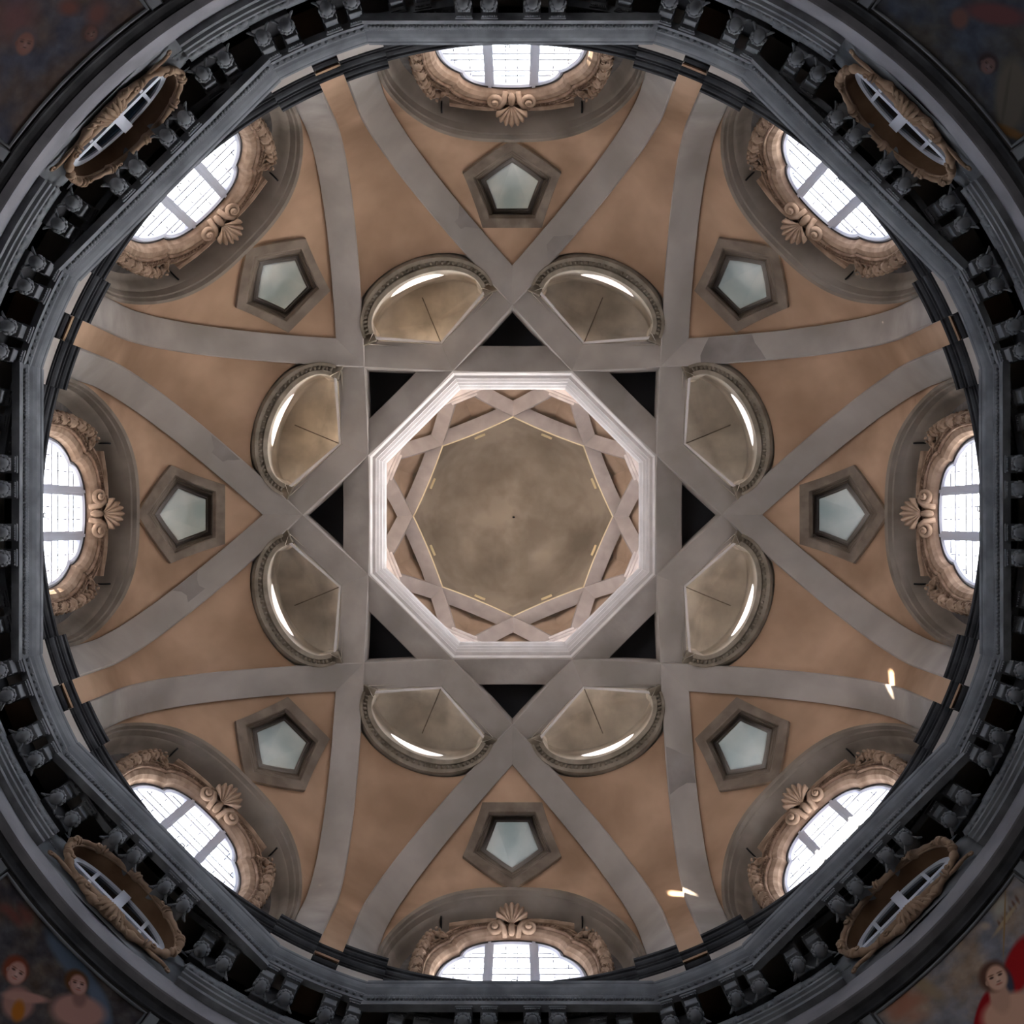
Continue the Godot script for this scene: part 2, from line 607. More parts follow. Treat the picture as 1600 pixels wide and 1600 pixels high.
# ---------------------------------------------------------------- window bays
func bay_half(h: float) -> float: return 0.70711 * (rib_x(h) - D_OUT)
func bay_far(h: float) -> float: return 0.70711 * (rib_x(h) + D_OUT)

func arch_point(t: float, k: float) -> Vector2:   # t 0..1 from the right foot over the crown to the left foot
	var leg := 0.12
	if t < leg: return Vector2(2.356 * k, lerpf(FOOT, 24.3, t / leg))
	if t > 1.0 - leg: return Vector2(-2.356 * k, lerpf(FOOT, 24.3, (1.0 - t) / leg))
	var a := PI * (t - leg) / (1.0 - 2.0 * leg)
	var c := cos(a)
	var s := sin(a)
	var p := 2.0 / 2.8
	return Vector2(2.356 * k * signf(c) * pow(absf(c), p), 24.3 + 3.54 * k * pow(maxf(s, 0.0), p))

func window_outline(off: float) -> PackedVector2Array:
	var p := PackedVector2Array()
	p.append(Vector2(1.34, 23.45)); p.append(Vector2(1.34, 24.0)); p.append(Vector2(1.34, 24.4))
	for i in 11:
		var t := deg_to_rad(62.7 * i / 10.0)
		p.append(Vector2(0.62 + 0.72 * cos(t), 24.7 + 1.52 * sin(t)))
	for i in 25:
		var t := deg_to_rad(7.0 + 166.0 * i / 24.0)
		var c := cos(t)
		p.append(Vector2(0.96 * signf(c) * pow(absf(c), 0.9), 25.95 + 1.01 * pow(sin(t), 0.9)))
	for i in range(10, -1, -1):
		var t := deg_to_rad(62.7 * i / 10.0)
		p.append(Vector2(-0.62 - 0.72 * cos(t), 24.7 + 1.52 * sin(t)))
	p.append(Vector2(-1.34, 24.4)); p.append(Vector2(-1.34, 24.0)); p.append(Vector2(-1.34, 23.45))
	if off == 0.0: return p
	var q := PackedVector2Array()
	for i in p.size():
		var a := p[maxi(i - 1, 0)]
		var b := p[mini(i + 1, p.size() - 1)]
		var d := (b - a).normalized()
		q.append(p[i] + Vector2(d.y, -d.x) * off)
	return q

func pentagon(k: int) -> PackedVector2Array:   # 0 outer rim of the surround, 1 edge of the recess; (s, h)
	if k == 0: return PackedVector2Array([Vector2(0, 27.82), Vector2(1.007, 28.77), Vector2(0.632, 29.9), Vector2(-0.632, 29.9), Vector2(-1.007, 28.77)])
	return PackedVector2Array([Vector2(0, 28.13), Vector2(0.80, 28.87), Vector2(0.487, 29.73), Vector2(-0.487, 29.73), Vector2(-0.80, 28.87)])

func ray_hit(loop: PackedVector2Array, c: Vector2, d: Vector2) -> Vector2:
	var best := c
	var far := 1e9
	for i in loop.size():
		var h = Geometry2D.segment_intersects_segment(c, c + d * 20.0, loop[i], loop[(i + 1) % loop.size()])
		if h != null and c.distance_to(h) < far:
			far = c.distance_to(h)
			best = h
	return best

func on_web(p: Vector2, lift := 0.06) -> Vector3:
	return Vector3(p.x, p.y + lift * 0.55, bay_far(p.y) + lift * 0.8)

func build_bay_webs(ceiling: Node3D) -> void:
	var st := new_st()
	# the part above the arch, round the five-sided skylight
	var loop := PackedVector2Array()
	var split := 26.9
	var arch_s := 0.0
	arch_s = 2.356 * pow(1.0 - pow((split - 24.3) / 3.54, 2.8), 1.0 / 2.8)
	loop.append(Vector2(arch_s, split))
	for i in 91:
		var p := arch_point(0.13 + 0.74 * i / 90.0, 1.0)
		if p.y > split + 0.01: loop.append(p)
	loop.append(Vector2(-arch_s, split))
	for i in 25:
		var h := lerpf(split, 30.55, i / 24.0)
		loop.append(Vector2(-bay_half(h) - 0.06, h))
	loop.append(Vector2(0, 30.75))
	for i in range(24, -1, -1):
		var h := lerpf(split, 30.55, i / 24.0)
		loop.append(Vector2(bay_half(h) + 0.06, h))
	var c := Vector2(0, 29.0)
	var hole := pentagon(1)
	var dirs := []
	for i in 160: dirs.append(Vector2.from_angle(TAU * i / 160.0))
	for v in [Vector2(arch_s, split), Vector2(-arch_s, split), Vector2(bay_half(split) + 0.06, split), Vector2(-bay_half(split) - 0.06, split)]: dirs.append((v - c).normalized() * 1.0)
	for v in hole: dirs.append((v - c).normalized())
	dirs.sort_custom(func(a, b): return a.angle() < b.angle())
	var rows := []
	for k in 7:
		var row := PackedVector3Array()
		for d in dirs:
			var a := ray_hit(hole, c, d)
			var b := ray_hit(loop, c, d)
			row.append(on_web(a.lerp(b, k / 6.0)))
		rows.append(row)
	st.set_smooth_group(1)
	sheet(st, rows, true)
	# slivers between arch and ribs
	for s in [-1, 1]:
		var strip := []
		for i in 19:
			var h := lerpf(split + 0.3, 24.6, i / 18.0)
			var lo := 2.356 * pow(maxf(1.0 - pow(clampf((h - 24.3) / 3.54, 0, 1), 2.8), 0.0), 1.0 / 2.8)
			var hi := maxf(bay_half(h) + 0.06, lo + 0.01)
			var row := PackedVector3Array()
			for j in 5: row.append(on_web(Vector2(lerpf(lo - 0.01, hi, j / 4.0) * s, h), 0.075))
			strip.append(row)
		sheet(st, strip)
	var mesh := mesh_of(st)
	for i in 8:
		put("vault_web", mesh, M["web"], ceiling, Transform3D(Basis(Vector3.UP, turn_of(45 * i))))

func places() -> Dictionary:
	return {90: "at the top of the picture", 45: "at the upper right", 0: "at the right edge", 315: "at the lower right",
		270: "at the bottom of the picture", 225: "at the lower left", 180: "at the left edge", 135: "at the upper left"}

func build_niches(drum: Node3D) -> void:
	var st := new_st()
	var n := 90
	# each step: size of the arch, distance out from the web (below 0 = proud), or absolute distance
	var steps := [[1.004, 0.10, false], [1.0, -0.05, false], [0.972, -0.05, false], [0.966, 0.02, false], [0.955, 0.03, false], [0.945, 0.14, false],
		[0.935, 7.75, true], [0.922, 7.92, true], [0.905, 8.05, true], [0.885, 8.12, true], [0.862, WALL, true]]
	var rows := []
	for s in steps:
		var row := PackedVector3Array()
		for i in n + 1:
			var p := arch_point(float(i) / n, s[0])
			var z: float = s[1] if s[2] else bay_far(p.y) + s[1]
			if s[2]:
				# the cove is deeper over the crown than down the sides
				var q := bay_far(p.y)
				z = maxf(z, q + 0.15)
			row.append(Vector3(p.x, p.y, z))
		rows.append(row)
	for k in rows.size() - 1:
		st.set_smooth_group(k if k < 5 else 7)
		sheet(st, [rows[k], rows[k + 1]])
	var cove := mesh_of(st)
	# flat wall between cove and window, with the thickness of its reveal
	st = new_st()
	var wl := window_outline(0.0)
	var m := wl.size()
	var a0 := PackedVector3Array()
	var b0 := PackedVector3Array()
	var b1 := PackedVector3Array()
	var mid := PackedVector3Array()
	for i in m:
		var p := arch_point(float(i) / (m - 1), 0.862)
		a0.append(Vector3(p.x, p.y, WALL))
		mid.append(Vector3((p.x + wl[i].x) / 2, (p.y + wl[i].y) / 2, WALL))
		b0.append(Vector3(wl[i].x, wl[i].y, WALL))
		b1.append(Vector3(wl[i].x, wl[i].y, WALL + 0.17))
	st.set_smooth_group(1); sheet(st, [a0, mid, b0])
	st.set_smooth_group(2); sheet(st, [b0, b1])
	# outside skin and the piece below the sill
	st.set_smooth_group(3)
	var o0 := PackedVector3Array()
	for i in m:
		var p := arch_point(float(i) / (m - 1), 1.08)
		o0.append(Vector3(p.x, p.y, WALL + 0.17))
	sheet(st, [b1, o0])
	st.set_smooth_group(-1)
	quad(st, Vector3(-2.4, FOOT, WALL), Vector3(2.4, FOOT, WALL), Vector3(2.4, 23.45, WALL), Vector3(-2.4, 23.45, WALL))
	quad(st, Vector3(-1.34, 23.45, WALL), Vector3(1.34, 23.45, WALL), Vector3(1.34, 23.45, WALL + 0.17), Vector3(-1.34, 23.45, WALL + 0.17))
	var wall := mesh_of(st)
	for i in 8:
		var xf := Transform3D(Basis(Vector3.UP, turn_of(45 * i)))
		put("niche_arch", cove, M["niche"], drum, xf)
		put("niche_wall", wall, M["soot_and_shade"], drum, xf)

func build_windows() -> void:
	var says := places()
	var root: Node3D = null
	var i := 0
	for az in says:
		i += 1
		var label: String = "large oval leaded window with grey bars in the drum, " + says[az]
		if root:
			var c := copy_of(root, turn_of(az), label)
			c.name = "window_%d" % i
			continue
		root = thing("window_1", label, "window", Vector3(0, 23.45, WALL + 0.2), turn_of(az), "oval windows of the drum", "structure")
		var full := window_outline(0.0)
		var inset := window_outline(-0.085)
		var lip := window_outline(-0.05)
		var st := new_st()
		var z := WALL + 0.03
		var loops := []
		for s in [[full, z + 0.13], [full, z], [lip, z - 0.02], [inset, z + 0.02], [inset, z + 0.14]]:
			var r := PackedVector3Array()
			for v in s[0]: r.append(Vector3(v.x, v.y, s[1]))
			loops.append(r)
		for k in 4:
			st.set_smooth_group(k)
			sheet(st, [loops[k], loops[k + 1]])
		block(st, Vector3(0, 23.5, z + 0.06), Vector3(2.66, 0.1, 0.14))
		obj("frame", st, M["bars"], root)
		var pane_area := window_outline(-0.06)
		var xs := [-0.42, 0.42]
		for x in xs:
			st = new_st()
			for poly in Geometry2D.intersect_polygons(full, rect2(x - 0.085, 23.5, x + 0.085, 27.2)): prism(st, poly, z + 0.0, z + 0.13)
			for poly in Geometry2D.intersect_polygons(full, rect2(x - 0.03, 23.5, x + 0.03, 27.2)): prism(st, poly, z - 0.03, z + 0.02)
			obj("mullion", st, M["bars"], root)
		var cols := [-1.5, -0.505, -0.335, 0.335, 0.505, 1.5]
		var hs := [23.5, 24.12, 25.12, 26.08, 27.3]
		for h in [24.12, 25.12, 26.08]:
			st = new_st()
			for poly in Geometry2D.intersect_polygons(full, rect2(-1.5, h - 0.032, 1.5, h + 0.032)): prism(st, poly, z + 0.03, z + 0.12)
			obj("glazing_bar", st, M["bars"], root)
		for c in 3:
			for r in 4:
				st = new_st()
				var x0: float = cols[c * 2]; var x1: float = cols[c * 2 + 1]
				var h0: float = hs[r]; var h1: float = hs[r + 1]
				var got := Geometry2D.intersect_polygons(pane_area, rect2(x0, h0, x1, h1))
				if got.is_empty(): continue
				for poly in got: prism(st, poly, z + 0.075, z + 0.083)
				var pane := obj("pane", st, M["glass"], root)
				st = new_st()
				for f in [0.333, 0.667]:
					var x := lerpf(maxf(x0, -1.3), minf(x1, 1.3), f)
					for poly in Geometry2D.intersect_polygons(pane_area, rect2(x - 0.006, h0, x + 0.006, h1)): prism(st, poly, z + 0.068, z + 0.09)
				var hm := (h0 + minf(h1, 26.9)) / 2
				for poly in Geometry2D.intersect_polygons(pane_area, rect2(x0, hm - 0.006, x1, hm + 0.006)): prism(st, poly, z + 0.068, z + 0.09)
				var lead := put("lead_line", mesh_of(st), M["lead"], pane)

func band_sheet(st: SurfaceTool, steps: Array) -> void:
	var rows := []
	for s in steps:
		var row := PackedVector3Array()
		for v in window_outline(s[0]): row.append(Vector3(v.x, v.y, s[1]))
		rows.append(row)
	for k in rows.size() - 1:
		st.set_smooth_group(30 + k)
		sheet(st, [rows[k], rows[k + 1]])

func build_surrounds() -> void:
	var says := places()
	var root: Node3D = null
	for az in says:
		var label: String = "carved scallop-crested stucco surround of the drum window " + says[az]
		if root:
			copy_of(root, turn_of(az), label)
			continue
		root = thing("window_surround", label, "window surround", Vector3(0, 23.45, WALL), turn_of(az), "carved surrounds of the drum windows", "thing")
		var st := new_st()
		band_sheet(st, [[0.0, 8.28], [0.005, 8.16], [0.03, 8.06], [0.08, 7.99], [0.15, 7.95], [0.175, 7.95]])
		obj("cove", st, M["carved"], root)
		st = new_st()
		band_sheet(st, [[0.175, 7.95], [0.18, 7.90], [0.205, 7.89], [0.21, 7.92], [0.32, 7.92], [0.33, 7.88], [0.37, 7.88], [0.40, 7.96], [0.43, 8.0], [0.44, 8.17]])
		var moulded := obj("moulded_band", st, M["carved_band"], root)
		# carved leaves along the band
		st = new_st()
		var line := window_outline(0.265)
		var walked := 0.0
		for i in line.size() - 1:
			var a := line[i]; var b := line[i + 1]
			var len := a.distance_to(b)
			while walked < len:
				var p := a.lerp(b, walked / maxf(len, 0.001))
				var d := (b - a).normalized()
				var bs := Basis(Vector3(d.x, d.y, 0), Vector3(-d.y, d.x, 0), Vector3(0, 0, 1))
				egg(st, Vector3(p.x, p.y, 7.905), Vector3(0.026, 0.055, 0.04), bs * Basis(Vector3(0, 0, 1), 0.5), 4, 6)
				egg(st, Vector3(p.x + d.x * 0.045, p.y + d.y * 0.045, 7.905), Vector3(0.016, 0.04, 0.03), bs * Basis(Vector3(0, 0, 1), -0.5), 4, 6)
				walked += 0.095
			walked -= len
		var leaves := put("carved_leaf_band", mesh_of(st), M["carved_band"], moulded)
		leaves.set_meta("kind", "stuff")
		var lean := Transform3D(Basis(Vector3.RIGHT, -0.75), Vector3(0, 26.98, 7.98)) * Transform3D(Basis.from_scale(Vector3(0.95, 0.9, 0.95)))
		for s in [-1.0, 1.0]:
			# raking crest bar with an ear at its outer end
			st = new_st()
			var top := PackedVector3Array()
			var bars := [[0.24, 27.26], [0.5, 27.26], [0.8, 27.18], [1.08, 27.02], [1.2, 26.96]]
			var prof := [Vector2(0.0, 8.16), Vector2(0.0, 7.97), Vector2(0.03, 7.95), Vector2(0.05, 7.90), Vector2(0.10, 7.86), Vector2(0.14, 7.86), Vector2(0.16, 7.90), Vector2(0.16, 8.16)]
			sweep(st, prof, 4, func(i, d, z): return Vector3(bars[i][0] * s, bars[i][1] + d, z))
			obj("crest_bar", st, M["carved"], root)
			# volute beside the shell, on the same forward-leaning plane
			var flat := new_st()
			spiral(flat, Vector3(0.36 * s, 0.03, -0.05), 0.15, 1.7, s, PI / 2, 0.058, 0.12, 1.3)
			tube(flat, PackedVector3Array([Vector3(0.36 * s, 0.18, -0.05), Vector3(0.24 * s, 0.16, -0.08), Vector3(0.16 * s, 0.04, -0.09), Vector3(0.13 * s, -0.16, 0.0)]), [0.058, 0.065, 0.06, 0.05], 8)
			egg(flat, Vector3(0.36 * s, 0.03, -0.15), Vector3(0.05, 0.05, 0.05))
			st = new_st()
			graft(st, mesh_of(flat), lean, 1)
			obj("scroll", st, M["carved"], root)
			# curling leaf down the side
			st = new_st()
			var path := PackedVector3Array()
			var radii := []
			var key := [Vector3(1.34, 26.36, 7.84), Vector3(1.44, 26.52, 7.80), Vector3(1.58, 26.44, 7.78), Vector3(1.68, 26.1, 7.80), Vector3(1.76, 25.6, 7.84), Vector3(1.80, 25.0, 7.88), Vector3(1.78, 24.4, 7.92), Vector3(1.68, 23.9, 7.96), Vector3(1.6, 23.5, 8.0)]
			var cur := Curve3D.new()
			for k in key.size():
				var dd: Vector3 = (key[mini(k + 1, key.size() - 1)] - key[maxi(k - 1, 0)]) / 6.0
				cur.add_point(key[k] * Vector3(s * 0.92, 1, 1) + Vector3(0, -0.06, 0.1), -dd * Vector3(s, 1, 1), dd * Vector3(s, 1, 1))
			var total := cur.get_baked_length()
			for k in 49:
				var f := k / 48.0
				path.append(cur.sample_baked(total * f))
				radii.append((0.05 + 0.065 * sin(clampf(f * 2.2, 0, 1) * PI / 2)) * (1.0 + 0.2 * sin(f * 46.0)))
			tube(st, path, radii, 9, 1.2)
			for k in range(4, 46, 3):
				var w: float = radii[k] * 0.75
				egg(st, path[k] + Vector3(0.07 * s, 0.0, -0.05), Vector3(w * 0.55, w * 0.9, w), Basis(Vector3(0, 0, 1), 0.6 * s), 4, 7)
				egg(st, path[k] + Vector3(-0.05 * s, 0.03, -0.09), Vector3(w * 0.4, w * 0.7, w * 0.7), Basis(Vector3(0, 0, 1), -0.7 * s), 4, 6)
				egg(st, path[k] + Vector3(0.10 * s, 0.05, 0.02), Vector3(0.022, 0.085, 0.05), Basis(Vector3(0, 0, 1), 0.9 * s), 4, 6)
				egg(st, path[k] + Vector3(-0.09 * s, -0.02, -0.03), Vector3(0.02, 0.07, 0.045), Basis(Vector3(0, 0, 1), -0.9 * s), 4, 6)
				egg(st, path[k] + Vector3(0.01 * s, 0.0, -0.13), Vector3(0.018, 0.06, 0.03), Basis(Vector3(0, 0, 1), 0.4 * s), 4, 6)
			spiral(st, path[0] + Vector3(0.02 * s, 0.02, -0.03), 0.09, 1.0, -s, 0.0, 0.04, 0.03)
			obj("side_leaf", st, M["carved"], root)
			st = new_st()
			tube(st, PackedVector3Array([Vector3(1.36 * s, 27.2, 8.14), Vector3(1.36 * s, 27.19, 7.84), Vector3(1.36 * s, 27.26, 7.78)]), [0.018, 0.018, 0.02], 6, 1.0, Vector3(1, 0, 0))
			obj("iron_pin", st, M["iron"], root)
		# scallop shell
		var fan := new_st()
		fan.set_smooth_group(1)
		var rows := []
		var lobes := 7
		for k in 9:
			var f := k / 8.0
			var row := PackedVector3Array()
			for j in lobes * 8 + 1:
				var u := float(j) / (lobes * 8)
				var ang := lerpf(deg_to_rad(15), deg_to_rad(165), u)
				var ridge := absf(sin(u * lobes * PI))
				var r := f * (0.40 + 0.04 * ridge)
				row.append(Vector3(cos(ang) * r * 0.8, 0.12 + sin(ang) * r, -0.05 - 0.10 * sin(f * PI * 0.7) - 0.09 * f * ridge))
			rows.append(row)
		var rim := PackedVector3Array()
		for v in rows[8]: rim.append(Vector3(v.x * 0.85, 0.12 + (v.y - 0.12) * 0.85, 0.14))
		rows.append(rim)
		sheet(fan, rows)
		egg(fan, Vector3(0, 0.0, -0.06), Vector3(0.08, 0.16, 0.09))
		st = new_st()
		graft(st, mesh_of(fan), lean, 1)
		obj("shell", st, M["carved"], root)

func build_pentagons() -> void:
	var says := places()
	var base := Vector3(0, 28.9, 6.9)
	var root: Node3D = null
	for az in says:
		var label: String = "five-sided skylight with pale green glass, inward of drum window " + says[az]
		if root:
			copy_of(root, turn_of(az), label)
			continue
		root = thing("pentagon_skylight", label, "skylight", base, turn_of(az), "five-sided skylights of the vault", "thing")
		var rim := pentagon(0)
		var hole := pentagon(1)
		var c := Vector2(0, 29.02)
		# flat raised surround, cut fine so that it follows the vault
		var st := new_st()
		var outer := PackedVector2Array()
		var inner := PackedVector2Array()
		var fine := 8
		for i in 5:
			for k in fine:
				outer.append(rim[i].lerp(rim[(i + 1) % 5], float(k) / fine))
				inner.append(hole[i].lerp(hole[(i + 1) % 5], float(k) / fine))
		var rows := []
		for s in [[0.0, 0.09], [0.0, 0.0], [0.03, -0.015], [0.55, -0.015], [0.9, -0.015], [1.0, -0.005], [1.0, 0.1]]:
			var row := PackedVector3Array()
			for i in outer.size(): row.append(on_web(outer[i].lerp(inner[i], s[0]), s[1]))
			rows.append(row)
		for k in rows.size() - 1:
			st.set_smooth_group(k)
			sheet(st, [rows[k], rows[k + 1]], true)
		obj("surround", st, M["pentagon"], root)
		# stepped shaft from the recess up to the frame
		var zc := bay_far(c.y)
		var lift := func(p: Vector2, k: float, up: float) -> Vector3:
			var q := c + (p - c) * k
			return Vector3(q.x, q.y + up, zc + (bay_far(p.y) - zc) * k + up * 0.21)
		st = new_st()
		rows = []
		for s in [[1.05, 0.10], [1.0, 0.02], [0.985, 0.22], [0.945, 0.23], [0.93, 0.40], [0.90, 0.41], [0.885, 0.80], [0.80, 0.97]]:
			var row := PackedVector3Array()
			for i in inner.size(): row.append(lift.call(inner[i], s[0], s[1]))
			rows.append(row)
		st.set_smooth_group(-1)
		sheet(st, rows, true)
		obj("shaft", st, M["pentagon"], root)
		st = new_st()
		rows = []
		for s in [[0.92, 1.0], [0.83, 0.88], [0.76, 0.86], [0.74, 0.88], [0.735, 0.9], [0.70, 0.9], [0.69, 0.94], [0.69, 0.98], [0.92, 1.0]]:
			var row := PackedVector3Array()
			for i in inner.size(): row.append(lift.call(inner[i], s[0], s[1]))
			rows.append(row)
		st.set_smooth_group(-1)
		sheet(st, rows, true)
		obj("frame", st, M["rib"], root)
		st = new_st()
		var tops := [PackedVector3Array(), PackedVector3Array()]
		for i in 5:
			tops[0].append(lift.call(hole[i], 0.75, 0.945))
			tops[1].append(lift.call(hole[i], 0.75, 0.955))
		st.set_smooth_group(-1)
		for l in tops:
			for i in [1, 2, 3]:
				st.add_vertex(l[0]); st.add_vertex(l[i]); st.add_vertex(l[i + 1])
		sheet(st, tops, true)
		obj("pane", st, M["frost"], root)

func build_triangles(ceiling: Node3D) -> void:
	var st := new_st()
	st.set_smooth_group(-1)
	var foot := [Vector3(0, 31.0, 4.72), Vector3(0.86, 32.0, 3.75), Vector3(-0.86, 32.0, 3.75)]
	var top := 32.5
	for i in 3:
		var a: Vector3 = foot[i]; var b: Vector3 = foot[(i + 1) % 3]
		quad(st, a, b, Vector3(b.x, top, b.z), Vector3(a.x, top, a.z))
	st.add_vertex(Vector3(foot[0].x, top, foot[0].z)); st.add_vertex(Vector3(foot[1].x, top, foot[1].z)); st.add_vertex(Vector3(foot[2].x, top, foot[2].z))
	var mesh := mesh_of(st)
	for i in 8:
		put("triangular_shaft", mesh, M["shaft"], ceiling, Transform3D(Basis(Vector3.UP, turn_of(45 * i))))

# ---------------------------------------------------------------- lantern
func build_lantern() -> void:
	var ring := thing("trim_1", "white moulded octagonal cornice around the lantern opening in the centre", "cornice", Vector3(0, 31, 0), 0, "", "structure")
	var st := new_st()
	octo(st, [Vector2(3.4, 31.95), Vector2(3.228, 31.93), Vector2(3.213, 32.32), Vector2(3.14, 32.34), Vector2(3.14, 32.37), Vector2(3.165, 32.39), Vector2(3.155, 32.6),
		Vector2(3.095, 32.64), Vector2(3.095, 32.69), Vector2(3.115, 32.71), Vector2(3.105, 32.86), Vector2(3.045, 32.9), Vector2(3.045, 32.96), Vector2(3.065, 32.98), Vector2(3.05, 33.08), Vector2(3.0, 33.13), Vector2(2.98, 33.2), Vector2(2.98, 33.29), Vector2(3.05, 33.32), Vector2(4.05, 33.35)])
	obj("cornice", st, M["white"], ring)
	# drum of the lantern: a window in each side
	var drum := thing("wall_lantern", "pale plaster drum of the lantern above the octagonal cornice", "wall", Vector3(0, 33, 0), 0, "", "structure")
	st = new_st()
	st.set_smooth_group(-1)
	var w := 4.0 * tan(PI / 8) + 0.02
	for z in [4.0, 4.35]:
		quad(st, Vector3(-w - 0.15, 33.0, z), Vector3(-0.62, 33.0, z), Vector3(-0.62, 36.6, z), Vector3(-w - 0.15, 36.6, z))
		quad(st, Vector3(0.62, 33.0, z), Vector3(w + 0.15, 33.0, z), Vector3(w + 0.15, 36.6, z), Vector3(0.62, 36.6, z))
		quad(st, Vector3(-0.62, 34.9, z), Vector3(0.62, 34.9, z), Vector3(0.62, 36.6, z), Vector3(-0.62, 36.6, z))
		quad(st, Vector3(-0.62, 33.0, z), Vector3(0.62, 33.0, z), Vector3(0.62, 33.4, z), Vector3(-0.62, 33.4, z))
	for x in [-0.62, 0.62]:
		quad(st, Vector3(x, 33.4, 4.0), Vector3(x, 34.9, 4.0), Vector3(x, 34.9, 4.35), Vector3(x, 33.4, 4.35))
	for h in [33.4, 34.9]:
		quad(st, Vector3(-0.62, h, 4.0), Vector3(0.62, h, 4.0), Vector3(0.62, h, 4.35), Vector3(-0.62, h, 4.35))
	var side := mesh_of(st)
	for i in 8: put("drum_side", side, M["white"], drum, Transform3D(Basis(Vector3.UP, turn_of(45 * i))))
	var vault := thing("ceiling_lantern", "peach vault of the lantern behind its crossing ribs", "vault", Vector3(0, 35, 0), 0, "", "structure")
	st = new_st()
	octo(st, [Vector2(4.3, 34.9), Vector2(4.0, 35.2), Vector2(3.8, 35.9), Vector2(3.45, 37.0), Vector2(3.05, 38.0), Vector2(2.74, 38.5)])
	obj("vault_web", st, M["lantern_web"], vault)
	st = new_st()
	for i in 8:
		# stepped corbel in each corner
		var b := Basis(Vector3.UP, turn_of(22.5 + 45 * i))
		for s in [[0.62, 35.1, 3.27], [0.50, 35.15, 3.2], [0.34, 35.2, 3.13]]:
			var t := new_st()
			block(t, Vector3(0, s[1], s[2] + 0.5), Vector3(s[0] * 2, 0.1, 1.0))
			graft(st, mesh_of(t), Transform3D(b))
	obj("corner_corbel", st, M["lantern_rib"], vault)
	# small ribs
	st = new_st()
	var n := 30
	var z0 := 2.487; var z1 := 2.86
	for i in n:
		var q := []
		for k in [i, i + 1]:
			var t := lerpf(-2.9, 2.9, float(k) / n)
			q.append(Vector2(t, 38.25 - 0.45 * t * t))
		var a: Vector2 = q[0]; var b: Vector2 = q[1]
		st.set_smooth_group(1)
		quad(st, Vector3(a.x, a.y, z0), Vector3(a.x, a.y, z1), Vector3(b.x, b.y, z1), Vector3(b.x, b.y, z0))
		for z in [z0, z1]:
			st.set_smooth_group(2 if z == z0 else 3)
			quad(st, Vector3(a.x, a.y, z), Vector3(b.x, b.y, z), Vector3(b.x, b.y + 0.5, z), Vector3(a.x, a.y + 0.5, z))
	var rib := mesh_of(st)
	st = new_st()
	var edge := PackedVector3Array()
	var er := []
	for i in 13:
		var t := lerpf(-1.03, 1.03, i / 12.0)
		edge.append(Vector3(t, 38.27 - 0.45 * t * t, z0 - 0.015))
		er.append(0.022)
	tube(st, edge, er, 6)
	var bead := mesh_of(st)
	var says := {67.5: "above and right of the brown ceiling", 112.5: "above and left of the brown ceiling", 22.5: "on the right side, upper half", 337.5: "on the right side, lower half",
		292.5: "below and right of the brown ceiling", 247.5: "below and left of the brown ceiling", 202.5: "on the left side, lower half", 157.5: "on the left side, upper half"}
	for az in says:
		var o := thing("lantern_rib", "slender pale rib inside the lantern octagon, " + says[az], "rib", Vector3(0, 35, 2.6), turn_of(az), "small ribs of the lantern")
		put("soffit", rib, M["lantern_rib"], o)
		put("edge_bead", bead, M["cream"], o)
	var cup := thing("ceiling_cupola", "smooth brown ceiling of the cupola at the very centre", "ceiling", Vector3(0, 38, 0), 0, "", "structure")
	st = new_st()
	st.set_smooth_group(1)
	var prof := [Vector2(3.1, 38.36), Vector2(2.85, 38.62), Vector2(2.72, 39.1), Vector2(2.56, 39.6), Vector2(2.495, 39.76), Vector2(2.44, 39.9), Vector2(2.1, 40.5), Vector2(1.6, 41.1), Vector2(0.9, 41.5), Vector2(0.0, 41.62)]
	var m := 96
	for k in prof.size() - 1:
		for i in m:
			var az := 360.0 * i / m
			var off := absf(fposmod(az + 360.0 / m / 2 - 22.5 + 22.5, 45.0) - 22.5)
			if k == 4 and off < 4.2: continue
			quad(st, polar(az, prof[k].x, prof[k].y), polar(az + 360.0 / m, prof[k].x, prof[k].y), polar(az + 360.0 / m, prof[k + 1].x, prof[k + 1].y), polar(az, prof[k + 1].x, prof[k + 1].y))
	obj("dome", st, M["cupola"], cup)
	for i in 8:
		var c := 22.5 + 45.0 * i
		st = new_st()
		st.set_smooth_group(-1)
		var q := [polar(c - 3.75, 2.495, 39.76), polar(c + 3.75, 2.495, 39.76), polar(c + 3.75, 2.44, 39.9), polar(c - 3.75, 2.44, 39.9)]
		var o := polar(c, 0.7, 0.0)
		for k in 4: quad(st, q[k], q[(k + 1) % 4], q[(k + 1) % 4] + o, q[k] + o)
		obj("window_reveal", st, M["cream"], cup)
	st = new_st()
	tube(st, PackedVector3Array([Vector3(0, 41.6, 0), Vector3(0, 41.4, 0), Vector3(0.03, 41.35, 0)]), [0.03, 0.03, 0.02], 6)
	obj("hook", st, M["iron"], cup)

# ---------------------------------------------------------------- gallery entablature
func in_gap(az: float, half: float) -> bool:
	var d := fposmod(az + 22.5, 45.0) - 22.5
	return absf(d) < half

